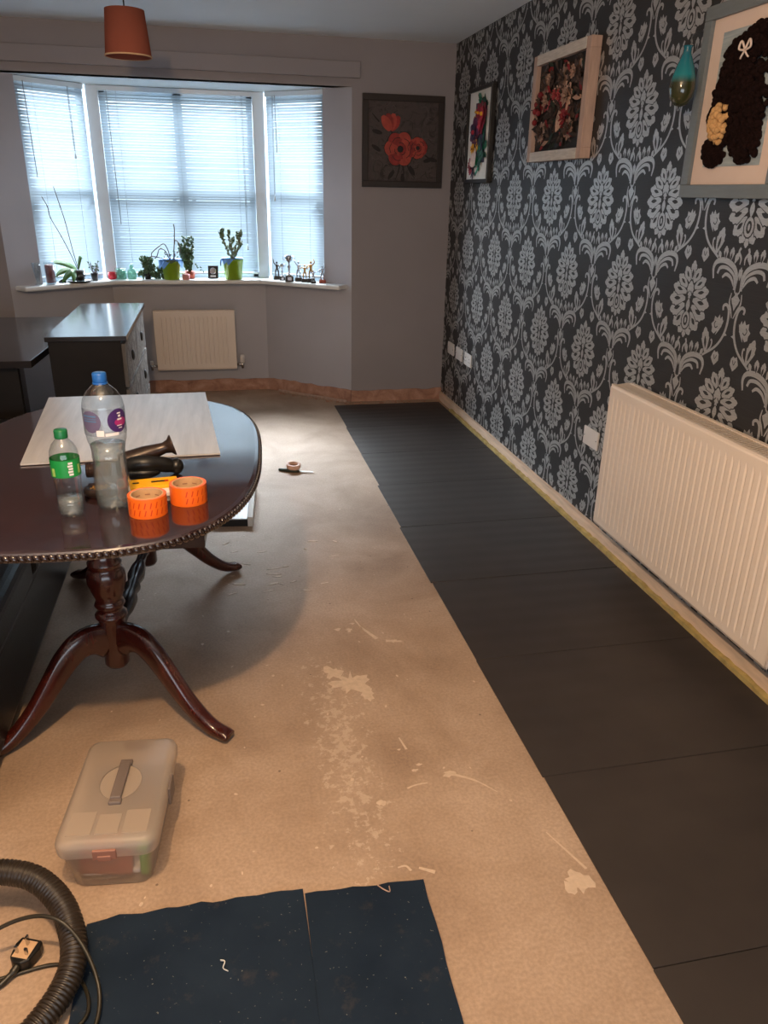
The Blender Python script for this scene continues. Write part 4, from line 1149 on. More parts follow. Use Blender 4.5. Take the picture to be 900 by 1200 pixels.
b = B(); b.tube(catmull([(-0.80, 1.18, 0.03), (-0.60, 1.245, 0.06), (-0.48, 1.265, 0.10), (-0.40, 1.245, 0.110), (-0.345, 1.20, 0.075), (-0.310, 1.13, 0.030), (-0.315, 1.06, 0.012), (-0.36, 1.015, 0.009), (-0.43, 0.985, 0.007), (-0.55, 0.94, 0.005)], 8), 0.0042, 8)
tag(b.obj('power_cable', M['cable']), 'thin olive-black cable looping over the hose onto the navy sheet', 'cable')
b = B(); b.tube(catmull([(-0.85, 1.14, 0.005), (-0.60, 1.195, 0.005), (-0.50, 1.215, 0.005), (-0.40, 1.222, 0.005), (-0.345, 1.16, 0.011), (-0.33, 1.10, 0.011), (-0.36, 1.06, 0.011)], 8), 0.0038, 8)
tag(b.obj('power_cable', M['cable']), 'thin dark cable lying flat on the floor inside the hose curve behind the plug', 'cable')
pg = thing('mains_plug', 'black three-pin mains plug lying pins up inside the hose curve', 'plug', (-0.472, 1.252, 0.0), radians(-22))
b = B(); b.prism([(-0.024, 0.026), (-0.028, 0.010), (-0.022, -0.020), (-0.010, -0.030), (0.010, -0.030), (0.022, -0.020), (0.028, 0.010), (0.024, 0.026)][::-1], 0.004, 0.030); b.obj('plug_body', M['black_plastic'], pg, bevel=0.004, seg=3)
b = B(); b.box((0, 0.012, 0.042), (0.004, 0.008, 0.024)); b.box((-0.011, -0.010, 0.039), (0.0064, 0.004, 0.018)); b.box((0.011, -0.010, 0.039), (0.0064, 0.004, 0.018)); b.obj('pins', M['chrome'], pg)
b = B(); b.box((0, 0.0, 0.0305), (0.034, 0.040, 0.001)); b.obj('paper_insert', M['kraft'], pg)
b = B(); b.tube(catmull([(0, -0.028, 0.018), (-0.004, -0.045, 0.014), (-0.020, -0.075, 0.008), (-0.06, -0.115, 0.006), (-0.14, -0.15, 0.006), (-0.30, -0.17, 0.006)], 6), [0.008] * 6 + [0.006] * 6 + [0.0042] * 19, 8); b.obj('flex', M['cable'], pg)

# ------------------------------------------------------------------ tape and knife on the far floor
b = B(); b.lathe([(0.026, 0.0), (0.040, 0.0), (0.041, 0.003), (0.041, 0.021), (0.040, 0.024), (0.026, 0.024)], n=36, closed=True)
o = b.obj('masking_tape', [M['masking']], loc=(0.385, 4.215, 0.020)); o.rotation_euler = (radians(6), radians(2), 0); tag(o, 'small pinkish masking tape roll resting on a tool on the far floor', 'tape roll')
kn = thing('utility_knife', 'slim dark-handled tool lying on the floor under the masking tape roll', 'knife', (0.385, 4.185, 0.0), radians(-14))
b = B(); b.tube([(-0.09, 0.02, 0.008), (-0.06, 0.012, 0.009), (0.0, 0.0, 0.009), (0.03, 0.0, 0.008)], [0.008, 0.010, 0.010, 0.007], 10); b.obj('handle', M['darkgreen'], kn)
b = B(); b.box((0.065, -0.002, 0.008), (0.09, 0.012, 0.002), rz=-0.06); b.obj('blade', M['steel'], kn)

# ------------------------------------------------------------------ pendant lamps
def pendant(label, loc):
    r = thing('pendant_lamp', label, 'lamp', loc)
    b = B(); R0, R1, Hh = 0.098, 0.082, 0.175
    b.lathe([(R0, 0.0), (R0 - 0.001, 0.008), (R1, Hh), (R1 - 0.002, Hh), (R0 - 0.004, 0.008), (R0 - 0.003, 0.0)], (0, 0, 0), 40, closed=True); sh = b.obj('lamp_shade', M['rust_t'], r)
    b = B(); b.lathe([(R0 - 0.001, -0.002), (R0 + 0.002, -0.002), (R0 + 0.002, 0.004), (R0 - 0.001, 0.004)], n=40, closed=True); b.obj('hem', M['kraft'], sh)
    b = B(); b.cyl((0, 0, Hh - 0.03), (0, 0, HC - loc[2] - 0.02), 0.003, 8); b.obj('cord', M['black_plastic'], r)
    b = B(); b.lathe([(0.0, 0.0), (0.046, 0), (0.046, -0.012), (0.030, -0.026), (0, -0.03)], (0, 0, HC - loc[2]), 24); b.obj('ceiling_rose', M['white_plastic'], r)
    b = B(); b.lathe([(0.019, 0), (0.019, 0.05), (0.012, 0.062), (0, 0.062)], (0, 0, Hh - 0.085), 16); b.tube([(0.02 * cos(a), 0.02 * sin(a), Hh - 0.04) for a in [0, 2.1, 4.2]], 0.002, 6, closed=True)
    for a in (0.5, 2.6, 4.7): b.cyl((0.018 * cos(a), 0.018 * sin(a), Hh - 0.04), ((R1 + 0.003) * cos(a), (R1 + 0.003) * sin(a), Hh - 0.04), 0.0015, 6)
    b.obj('lamp_holder', M['white_plastic'], r)
    return r
M['rust_t'] = translucent('rust_shade_cloth', rgb(158, 92, 76), 0.22)
pl = pendant('rust brown drum lampshade hanging from the ceiling in front of the bay', (-0.300, 4.0, 2.024))
bb = B(); bb.lathe([(0, -0.055), (0.014, -0.050), (0.026, -0.036), (0.030, -0.018), (0.024, 0.004), (0.013, 0.024), (0.013, 0.03), (0, 0.03)], (0, 0, 0.080), 20); bb.obj('bulb', M['white_plastic'], pl)
t = thing('bulb_fitting', 'bare bulb fitting hanging above the near end of the room', 'lamp', LAMP)
b = B(); b.cyl((0, 0, 0.09), (0, 0, HC - LAMP[2] - 0.02), 0.003, 8); b.obj('cord', M['black_plastic'], t)
b = B(); b.lathe([(0.016, 0.05), (0.018, 0.09), (0.006, 0.10), (0, 0.10)], n=16); b.obj('lamp_holder', M['white_plastic'], t)
b = B(); b.lathe([(0.0, 0.0), (0.046, 0), (0.046, -0.012), (0.030, -0.026), (0, -0.03)], (0, 0, HC - LAMP[2]), 24); b.obj('ceiling_rose', M['white_plastic'], t)

# ------------------------------------------------------------------ pictures
def frame_local(name, label, loc, rz, W, H, fw, depth, mf, mi_mat, mount=0.0, tilt=0.0, crook=0.0):
    """picture lies in local x-z, front towards -y"""
    r = thing(name, label, 'picture', loc, rz); r.rotation_euler = (tilt, crook, rz)
    b = B(); w, h = W / 2, H / 2
    def ringp(x0, z0, x1, z1, X0, Z0, X1, Z1): pass
    for (a, c) in (((-w, -depth, -h), (w, 0, -h + fw)), ((-w, -depth, h - fw), (w, 0, h)), ((-w, -depth, -h + fw), (-w + fw, 0, h - fw)), ((w - fw, -depth, -h + fw), (w, 0, h - fw))): b.span(a, c)
    b.obj('frame', mf, r, bevel=0.002)
    b = B(); b.span((-w + fw, -depth * 0.55, -h + fw), (w - fw, -0.001, h - fw)); b.obj('mount' if mount else 'canvas', mi_mat, r)
    return r
def petal(b, c, r0, L, W, ang, lift, mi, y0, n=8, cup=0.3):
    """a curved petal in the local x-z picture plane, rising towards -y"""
    vs = []; fs = []
    d = Vector((cos(ang), 0, sin(ang))); s = Vector((-sin(ang), 0, cos(ang)))
    k = 6
    for i in range(k + 1):
        u = i / k; wd = W * 0.5 * (sin(pi * (0.12 + 0.80 * u)) ** 0.8)
        for j in (-1, 0, 1):
            h = lift * (0.25 + 0.75 * sin(pi * 0.5 * u)) * (1 if j == 0 else 1 - cup)
            vs.append(Vector(c) + d * (r0 + L * u) + s * wd * j + Vector((0, -(y0 + h), 0)))
    for i in range(k):
        for j in range(2): fs.append((i * 3 + j, i * 3 + j + 1, (i + 1) * 3 + j + 1, (i + 1) * 3 + j))
    b.add(vs, fs, mi, True)
def flower(b, c, R, n, mi, y0, lift=0.012, rings=2, phase=0.0, wmul=1.0, core=None):
    for q in range(rings):
        rr = R * (1 - 0.42 * q)
        for i in range(n): petal(b, c, rr * 0.08, rr * 0.92, 2 * pi * rr / n * 0.80 * wmul, phase + q * 0.4 + 2 * pi * i / n, lift * (0.5 + 0.6 * q), mi if isinstance(mi, int) else mi[q % len(mi)], y0 + q * 0.003)
    if core is not None: b.ball((c[0], -(y0 + lift), c[2]), R * 0.16, 8, 6, core)

# poppy canvas on the back wall
cz = (1.5327 + 2.112) / 2
pp = frame_local('rose_painting', 'dark framed canvas of red blooms on the plain far wall', (1.341, YB - 0.002, cz), 0, 0.572, 0.578, 0.040, 0.025, mat('dark_brown_frame', rgb(34, 24, 22), 0.5), M['canvas_grey'])
Mred = mat('red_paint', rgb(142, 40, 36), 0.6, var=0.35, vscale=30); Mred2 = mat('orange_red_paint', rgb(170, 66, 52), 0.6, var=0.2, vscale=30); Mdk = mat('dark_line_paint', rgb(26, 24, 24), 0.7); Mgl = mat('grey_line_paint', rgb(92, 84, 84), 0.7)
b = B(); Y0 = 0.0142
def rose(c, R, n, seed):
    rr = random.Random(seed)
    for q, k in ((0, n), (1, n - 1), (2, 3)):
        for i in range(k):
            a = 2 * pi * i / k + q * 0.7 + rr.uniform(-0.15, 0.15); r_ = R * (1, 0.66, 0.36)[q]
            petal(b, c, r_ * 0.06, r_ * 0.94, 2 * pi * r_ / k * 0.92, a, 0.0015, (i + q) % 2, Y0 + q * 0.0014)
            p0 = (c[0] + r_ * 0.96 * cos(a - 0.45), c[2] + r_ * 0.96 * sin(a - 0.45)); p1 = (c[0] + r_ * 1.02 * cos(a), c[2] + r_ * 1.02 * sin(a)); p2 = (c[0] + r_ * 0.96 * cos(a + 0.45), c[2] + r_ * 0.96 * sin(a + 0.45))
            o_ = stroke([p0, p1, p2], 0.004); tri = tessellate_polygon([[Vector((x, y, 0)) for x, y in o_]]); b.add([(x, -(Y0 + 0.003 + q * 0.0014), z) for x, z in o_], tri, 2)
    b.ball((c[0], -(Y0 + 0.004), c[2]), (R * 0.20, 0.001, R * 0.20), 10, 4, 2)
rose((-0.020, 0, -0.045), 0.112, 6, 1); rose((0.105, 0, -0.035), 0.070, 4, 2)
for i in range(4): petal(b, (-0.090, 0, 0.070), 0.0, 0.105, 0.062, pi / 2 - 0.6 + 0.4 * i, 0.002, i % 2, Y0 + 0.0008 * i)
for (p, q, r_) in [((-0.10, 0.09), (-0.06, 0.03), (-0.03, 0.0)), ((-0.02, -0.14), (-0.03, -0.19), (-0.05, -0.24)), ((0.03, -0.13), (0.05, -0.18), (0.09, -0.23)), ((0.0, -0.14), (0.01, -0.2), (0.0, -0.245)), ((-0.17, 0.12), (-0.2, 0.15), (-0.22, 0.17)), ((0.16, -0.08), (0.2, -0.1), (0.22, -0.07))]:
    o_ = stroke([p, q, r_], 0.010, 0.004); tri = tessellate_polygon([[Vector((x, y, 0)) for x, y in o_]]); b.add([(x, -(Y0 + 0.0004), z) for x, z in o_], tri, 2)
rr = random.Random(4)
for i in range(46):
    x, z = rr.uniform(-0.23, 0.22), rr.uniform(-0.235, 0.22)
    a = rr.uniform(0, 6.28); L = rr.uniform(0.02, 0.05)
    o_ = stroke([(x, z), (x + L * cos(a), z + L * sin(a)), (x + L * 1.6 * cos(a + 0.6), z + L * 1.6 * sin(a + 0.6))], 0.003, 0.002)
    o_ = [(min(max(px, -0.245), 0.245), min(max(pz, -0.248), 0.248)) for px, pz in o_]
    tri = tessellate_polygon([[Vector((x_, y_, 0)) for x_, y_ in o_]]); b.add([(x_, -(Y0 + 0.0003), z_) for x_, z_ in o_], tri, 3 if i % 3 else 2)
for x, z, a in [(0.15, -0.12, 0.3), (0.18, -0.10, -0.2), (0.05, -0.15, -1.0), (-0.06, -0.18, -2.2), (0.0, -0.2, -1.5), (-0.16, -0.06, 2.6), (-0.15, 0.05, 2.9)]:
    petal(b, (x, 0, z), 0, 0.07, 0.028, a, 0.001, 2, Y0)
b.obj('painted_flowers', [Mred, Mred2, Mdk, Mgl], pp, fixn=False)

# bright flower collage, black frame: on the right wall, front faces -x, local x -> -y
RZ = -pi / 2
def onwall(y0, y1): return (y0 + y1) / 2, abs(y1 - y0)
yc, W_ = onwall(4.865, 5.335); c1 = frame_local('flower_collage', 'black framed collage of bright paper flowers on white, nearest the far corner', (XR - 0.002, yc, 1.838), RZ, W_, 0.545, 0.022, 0.030, M['frame_black'], M['matw'], 1)
cols = [rgb(150, 20, 50), rgb(92, 24, 70), rgb(180, 40, 60), rgb(20, 110, 80), rgb(14, 70, 58), rgb(230, 170, 40), rgb(225, 200, 190), rgb(40, 24, 60), rgb(120, 30, 40)]
CM = [mat('paper_%s' % nme, c, 0.6, var=0.15, vscale=40) for nme, c in zip(['crimson', 'plum', 'rose', 'green', 'pine', 'amber', 'cream', 'violet', 'wine'], cols)]
b = B(); rr = random.Random(8)
def leafy(b, c, n, mi, R, y0, rr, spread=0.03):
    for i in range(n):
        petal(b, (c[0] + rr.uniform(-spread, spread), 0, c[1] + rr.uniform(-spread, spread)), 0, R * rr.uniform(0.6, 1.1), R * 0.4, rr.uniform(0, 6.28), rr.uniform(0.004, 0.02), mi, y0)
b.span((-0.085, -0.0185, -0.155), (0.125, -0.0165, 0.185), 7)
for (x, z, n, mi, R) in [(0.02, 0.16, 10, 3, 0.06), (0.08, 0.17, 10, 4, 0.06), (0.10, 0.05, 10, 4, 0.07), (0.03, 0.10, 8, 0, 0.07), (0.07, -0.02, 14, 7, 0.07), (0.08, -0.10, 14, 4, 0.08), (0.02, -0.15, 12, 3, 0.06), (-0.04, 0.02, 12, 1, 0.08), (-0.02, -0.06, 8, 5, 0.04), (-0.06, 0.11, 5, 5, 0.05), (0.03, 0.17, 8, 8, 0.05), (0.10, -0.05, 8, 3, 0.07), (-0.09, -0.17, 10, 0, 0.05), (-0.06, -0.22, 6, 7, 0.05)]:
    leafy(b, (x, z), n, mi, R, 0.018, rr)
flower(b, (0.085, 0, 0.115), 0.075, 7, [8, 2], 0.026, core=5); flower(b, (0.015, 0, 0.125), 0.06, 6, [8, 0], 0.026, core=5)
flower(b, (-0.06, 0, 0.02), 0.085, 7, [1, 7], 0.026, core=2); flower(b, (0.06, 0, 0.055), 0.06, 6, [0, 2], 0.028); flower(b, (-0.06, 0, -0.075), 0.035, 6, [5, 5], 0.03, core=8)
for i in range(5): petal(b, (-0.03, 0, -0.07), 0, 0.11, 0.05, -pi / 2 - 0.1 + (i - 2) * 0.2, 0.02, 6, 0.024)
flower(b, (-0.10, 0, -0.17), 0.05, 6, [0, 8], 0.026)
b.obj('paper_flowers', CM, c1, fixn=False)

# dried flower shadow box in pale timber frame
yc, W_ = onwall(3.545, 4.185); c2 = frame_local('dried_flower_box', 'pale timber framed box of dark dried flowers, middle picture on the damask wall', (XR - 0.002, yc, 1.899), RZ, W_, 0.480, 0.045, 0.050, M['timber'], mat('dark_backing', rgb(30, 24, 22), 0.8), 0)
for z0, z1 in ((-0.2405, -0.1955), (0.1955, 0.2405)):
    b = B(); b.span((-0.275, -0.0525, z0), (0.275, -0.049, z1)); b.obj('limed_rail', M['limed'], c2, bevel=0.001)
cols = [rgb(40, 30, 26), rgb(70, 52, 44), rgb(150, 120, 104), rgb(196, 158, 136), rgb(120, 28, 34), rgb(150, 56, 60), rgb(34, 46, 38), rgb(176, 164, 150)]
DM = [mat('dried_%s' % nme, c, 0.75, var=0.3, vscale=40) for nme, c in zip(['black', 'brown', 'taupe', 'peach', 'wine', 'red', 'green', 'pale'], cols)]
b = B(); rr = random.Random(17)
for i in range(230):
    x, z = rr.uniform(-0.255, 0.245), rr.uniform(-0.175, 0.18)
    mi = rr.choice([0, 0, 0, 1, 1, 6, 2 if rr.random() < 0.5 else 0, 4 if rr.random() < 0.4 else 1])
    petal(b, (x, 0, z), 0, rr.uniform(0.03, 0.055), rr.uniform(0.015, 0.03), rr.uniform(0, 6.28), rr.uniform(0.01, 0.035), mi, 0.026)
for x, z, R, mi in [(0.10, 0.03, 0.062, [3, 2]), (0.04, 0.11, 0.055, [2, 1]), (-0.02, 0.045, 0.04, [3, 5]), (0.10, -0.06, 0.06, [4, 8 - 4]), (0.03, 0.04, 0.04, [4, 5]), (-0.16, 0.10, 0.05, [2, 1]), (-0.13, 0.03, 0.05, [5, 2]), (0.15, -0.11, 0.05, [2, 1]), (-0.17, -0.11, 0.05, [2, 1]), (-0.10, 0.12, 0.04, [1, 2]), (0.17, 0.12, 0.05, [1, 2]), (-0.21, 0.03, 0.05, [4, 1])]:
    flower(b, (x, 0, z), R, 8, mi, 0.036, 0.022, 2, rr.random(), core=mi[-1])
for i in range(5): petal(b, (0.02, 0, -0.02), 0, 0.10, 0.045, -pi / 2 + 0.5 + (i - 2) * 0.15, 0.025, 3, 0.034)
for x, z in [(-0.24, -0.06), (-0.23, 0.02), (-0.20, -0.02), (-0.245, -0.01), (-0.19, 0.06)]: b.ball((x, -0.055, z), 0.014, 8, 6, 4)
b.obj('dried_flowers', DM, c2, fixn=False)

# woolly dog picture in grey frame
yc, W_ = onwall(2.215, 2.722); c3 = frame_local('woolly_bear_picture', 'grey framed picture of a curly dark brown woollen bear at the right edge', (XR - 0.002, yc, 1.795), RZ, W_, 0.585, 0.042, 0.032, M['frame_grey'], M['matpink'], 1)
b = B(); b.span((-0.150, -0.0195, -0.195), (0.150, -0.0178, 0.205)); b.obj('inner_panel', M['plank_paper'], c3)
b = B(); rr = random.Random(3)
def fluff(cx, cz, rx, rz, n, mi=0, s=0.0105, dep=0.018):
    if mi == 0: n = int(n * 1.7)
    for i in range(n):
        a = rr.uniform(0, 2 * pi); q = sqrt(rr.random()); x = cx + rx * q * cos(a); z = cz + rz * q * sin(a)
        b.ball((x, -(0.020 + dep * sqrt(max(0, 1 - q * q)) + rr.uniform(0, 0.004)), z), s * rr.uniform(0.8, 1.15), 8, 6, mi)
fluff(0.005, 0.100, 0.125, 0.088, 150); fluff(0.06, 0.155, 0.085, 0.05, 60); fluff(-0.02, 0.02, 0.120, 0.07, 110)
fluff(-0.115, -0.045, 0.030, 0.032, 22); fluff(0.03, -0.06, 0.105, 0.08, 120); fluff(0.08, -0.03, 0.07, 0.07, 60)
fluff(-0.090, -0.145, 0.058, 0.048, 60); fluff(0.070, -0.130, 0.070, 0.055, 80)
fluff(-0.060, -0.065, 0.046, 0.062, 110, 1, 0.010, 0.046)
b.obj('woollen_bear', [mat('dark_brown_wool', rgb(26, 14, 13), 1.0, var=0.4, vscale=60, bmp=1.0, spec=0.1), mat('tan_wool', rgb(190, 150, 100), 0.95, var=0.1, vscale=60)], c3)
b = B()
for s in (-1, 1):
    b.tube(catmull([(0.035, -0.058, 0.130), (0.035 + s * 0.02, -0.060, 0.155), (0.035 + s * 0.028, -0.060, 0.135), (0.035, -0.058, 0.128)], 5), 0.0035, 6)
    b.tube(catmull([(0.035, -0.058, 0.128), (0.035 + s * 0.012, -0.058, 0.115), (0.035 + s * 0.02, -0.056, 0.108)], 4), 0.003, 6)
b.obj('bow', M['matpink'], c3)
# teal hanging glass drop beside it
tv = thing('hanging_vase', 'teal and olive glass teardrop vase hanging on the wall beside the grey frame', 'vase', (1.612, 2.712, 1.882), 0)
b = B(); b.lathe([(0.0, -0.092), (0.022, -0.086), (0.038, -0.062), (0.043, -0.035), (0.040, -0.005), (0.030, 0.030), (0.020, 0.055), (0.014, 0.070), (0.013, 0.084), (0.017, 0.092), (0.012, 0.092), (0.010, 0.08), (0.0, 0.075)], n=32); b.obj('glass_body', M['teal'], tv)
b = B(); b.tube(catmull([(0.012, 0, 0.088), (0.030, 0.03, 0.13), (0.086, 0.05, 0.150)], 4), 0.0015, 6); b.cyl((0.078, 0.05, 0.150), (0.088, 0.05, 0.150), 0.003, 8); b.obj('hanging_wire', M['steel'], tv)

# ------------------------------------------------------------------ things on the sill
def leafcloud(b, pts, mi, s, rr, n_per=1, sx=1.0):
    for p in pts:
        for _ in range(n_per):
            R = Euler((rr.uniform(0, 3), rr.uniform(0, 3), rr.uniform(0, 6))).to_matrix()
            b.ball((p[0] + rr.uniform(-s, s), p[1] + rr.uniform(-s, s), p[2] + rr.uniform(-s, s)), (s * 1.1 * sx, s * 0.7, s * 0.22), 6, 4, mi, R)
# red candle
t = thing('candle_jar', 'tall dark red candle in a glass at the left end of the sill', 'candle', (-1.098, 5.872, ZS))
b = B(); b.lathe([(0.0, 0.010), (0.030, 0.010), (0.030, 0.125), (0.024, 0.130), (0, 0.126)], n=24); b.obj('wax', M['red_wax'], t)
b = B(); b.lathe([(0.0, 0.0), (0.034, 0.0), (0.034, 0.148), (0.0325, 0.148), (0.0325, 0.006), (0, 0.006)], n=24); b.obj('glass', M['clearglass'], t)
b = B(); b.cyl((0, 0, 0.126), (0, 0, 0.136), 0.0012, 6); b.obj('wick', M['dark_slot'], t)
# clear glass vase far left
t = B(); t.lathe([(0.020, 0.0), (0.024, 0.004), (0.012, 0.018), (0.016, 0.05), (0.026, 0.11), (0.030, 0.145), (0.028, 0.145), (0.014, 0.05), (0.008, 0.02), (0, 0.018)], n=20)
tag(t.obj('glass_vase', M['clearglass'], loc=(-1.172, 5.822, ZS)), 'slender clear glass vase at the extreme left end of the sill', 'vase')
b = B(); b.ball((0, 0, 0.014), (0.016, 0.012, 0.014), 10, 6); b.ball((0.018, 0, 0.010), (0.009, 0.009, 0.009), 8, 6); b.ball((-0.016, 0.0, 0.008), (0.010, 0.006, 0.008), 8, 6)
tag(b.obj('figurine', M['black_plastic'], loc=(-1.035, 5.925, ZS)), 'tiny black figurine between the red candle and the orchid tray', 'figurine')
# orchid
t = thing('orchid', 'leggy orchid with two bare stems in a clear pot on a black saucer', 'plant', (-0.928, 5.985, ZS))
b = B(); b.lathe([(0.0, 0.0), (0.065, 0.0), (0.088, 0.012), (0.090, 0.015), (0.084, 0.015), (0.062, 0.005), (0, 0.005)], n=32); b.obj('saucer', M['black_plastic'], t)
b = B(); b.lathe([(0.034, 0.006), (0.040, 0.012), (0.048, 0.085), (0.046, 0.085), (0.034, 0.010), (0, 0.009)], n=24); b.obj('clear_pot', M['clearglass'], t)
b = B(); b.lathe([(0, 0.010), (0.034, 0.012), (0.043, 0.075), (0.030, 0.082), (0, 0.084)], n=20); b.obj('bark', M['soil'], t)
b = B()
def strapleaf(b, base, d, L, W, up, droop, mi=0):
    base = Vector(base); d = Vector(d).normalized(); s = (d.cross(Vector((0, 0, 1))).normalized() * (1 if d.cross(Vector((0, 0, 1))).y > 0 else -1) + Vector((0, 0, 0.9))).normalized(); vs = []; fs = []; k = 10
    for i in range(k + 1):
        u = i / k; w = W * 0.5 * (sin(pi * (0.10 + 0.86 * u)) ** 0.7); c = base + d * (L * u) + Vector((0, 0, up * sin(pi * 0.6 * u) - droop * u * u))
        for j, hh in ((-1, 0.006), (0, 0), (1, 0.006)): vs.append(c + s * w * j + Vector((0, 0, hh)))
        for j, hh in ((1, 0.002), (0, -0.004), (-1, 0.002)): vs.append(c + s * w * j + Vector((0, 0, hh)))
    for i in range(k):
        for j in range(6): fs.append((i * 6 + j, i * 6 + (j + 1) % 6, (i + 1) * 6 + (j + 1) % 6, (i + 1) * 6 + j))
    b.add(vs, fs, mi, True)
strapleaf(b, (-0.01, -0.005, 0.085), (-1, -0.25, 0), 0.150, 0.052, 0.050, 0.0); strapleaf(b, (-0.02, -0.01, 0.080), (-1, -0.5, 0), 0.145, 0.045, 0.02, 0.06)
strapleaf(b, (-0.01, -0.02, 0.080), (-0.7, -0.8, 0), 0.13, 0.045, 0.00, 0.07); strapleaf(b, (-0.02, -0.03, 0.075), (-0.1, -1, 0), 0.075, 0.045, 0.0, 0.06); strapleaf(b, (0.0, 0.0, 0.085), (0.3, 0.4, 0), 0.05, 0.03, 0.08, 0.0)
b.obj('leaves', M['leaf_orchid'], t)
for pts in ([(-0.005, 0, 0.09), (-0.03, -0.02, 0.18), (-0.075, -0.05, 0.31), (-0.125, -0.07, 0.43), (-0.135, -0.07, 0.50), (-0.160, -0.08, 0.56)], [(0.0, 0, 0.09), (-0.018, -0.02, 0.22), (-0.038, -0.045, 0.40), (-0.055, -0.06, 0.50), (-0.080, -0.07, 0.625)]):
    b = B(); b.tube(catmull(pts, 6), 0.0026, 6)
    for p in pts[2:-1]: b.ball(p, 0.005, 6, 4)
    b.obj('stem', M['stem'], t)
b = B(); b.tube([(-0.035, -0.02, 0.26), (-0.07, -0.045, 0.27), (-0.05, -0.03, 0.285)], 0.0012, 5); b.obj('plant_clip', M['leaf_pale'], t)
# cactus pot
rr = random.Random(31)
t = thing('small_pot_plant', 'small dark potted plant with twiggy shoots right of the orchid', 'plant', (-0.838, 6.080, ZS))
b = B(); b.lathe([(0.018, 0.0), (0.020, 0.003), (0.025, 0.050), (0.027, 0.055), (0.022, 0.055), (0, 0.050)], n=20); b.obj('pot', M['black_plastic'], t)
b = B()
for i in range(9):
    a = rr.uniform(0, 6.28); q = (0.035 * cos(a), 0.03 * sin(a), rr.uniform(0.09, 0.15)); b.tube([(0, 0, 0.05), (q[0] * 0.5, q[1] * 0.5, q[2] * 0.6), q], 0.002, 5)
    leafcloud(b, [q, (q[0] * 0.7, q[1] * 0.7, q[2] * 0.8)], 1, 0.008, rr, 2)
b.obj('shoots', [M['stem'], M['leaf']], t)
# red tea light, green jar, clear bottle
t = thing('tealight_glass', 'small bright red glass tealight holder right of the orchid', 'candle', (-0.728, 6.185, ZS))
b = B(); b.lathe([(0.022, 0), (0.028, 0.004), (0.032, 0.05), (0.030, 0.05), (0.025, 0.006), (0, 0.005)], n=24); b.obj('glass', mat('red_glass', rgb(214, 26, 50), 0.15, var=0.1, coat=0.5), t)
b = B(); b.lathe([(0, 0.006), (0.024, 0.006), (0.026, 0.030), (0, 0.031)], n=20); b.obj('wax', M['red_wax'], t)
t = thing('glass_jar', 'squat pale green glass jar beside the red tealight', 'jar', (-0.668, 6.200, ZS))
b = B(); b.lathe([(0.0, 0.0), (0.038, 0.0), (0.040, 0.004), (0.040, 0.060), (0.037, 0.066), (0.034, 0.060), (0.036, 0.006), (0, 0.006)], n=28); b.obj('jar_body', M['greenglass'], t)
b = B(); b.lathe([(0.040, 0.066), (0.041, 0.068), (0.041, 0.076), (0.0, 0.078)], n=28); b.obj('lid', M['greenglass'], t)
t = thing('glass_bottle', 'small clear glass bottle with a neck between the green jar and trailing plant', 'bottle', (-0.588, 6.200, ZS))
b = B(); b.lathe([(0.0, 0.0), (0.030, 0.0), (0.033, 0.004), (0.033, 0.055), (0.026, 0.068), (0.014, 0.076), (0.014, 0.092), (0.018, 0.094), (0.018, 0.099), (0.012, 0.099), (0.012, 0.076), (0.030, 0.05), (0.029, 0.005), (0, 0.005)], n=24); b.obj('bottle_body', M['greenglass'], t)
b = B(); b.cyl((0, 0, 0.09), (0, 0, 0.108), 0.011, 14); b.obj('stopper', M['clearglass'], t)
# trailing plant
t = thing('trailing_plant', 'bushy dark green trailing plant spilling onto the sill left of the blue-ribboned pot', 'plant', (-0.475, 6.19, ZS))
b = B(); b.lathe([(0.02, 0.0), (0.022, 0.0), (0.030, 0.05), (0.0, 0.048)], n=20); b.obj('pot', M['black_plastic'], t)
b = B(); rr = random.Random(12)
for i in range(20):
    a = rr.uniform(0, 6.28); R_ = rr.uniform(0.03, 0.085); h = rr.uniform(0.05, 0.16) if i % 3 else rr.uniform(0.01, 0.04)
    yy = R_ * sin(a) * 0.55
    pts = catmull([(0, 0, 0.045), (R_ * 0.5 * cos(a), yy * 0.5, max(h, 0.06) * 0.8), (R_ * cos(a), yy, max(h, 0.012))], 5); b.tube(pts, 0.0016, 5)
    leafcloud(b, pts[2:], 1, 0.0115, rr, 4)
for i in range(16):
    x = rr.uniform(0.06, 0.16); pts = [(x + rr.uniform(-0.01, 0.01), rr.uniform(-0.02, 0.03), z) for z in (0.012, 0.03, 0.055, 0.08)]; leafcloud(b, pts, 1, 0.0115, rr, 2)
b.obj('foliage', [M['stem'], M['leaf']], t)
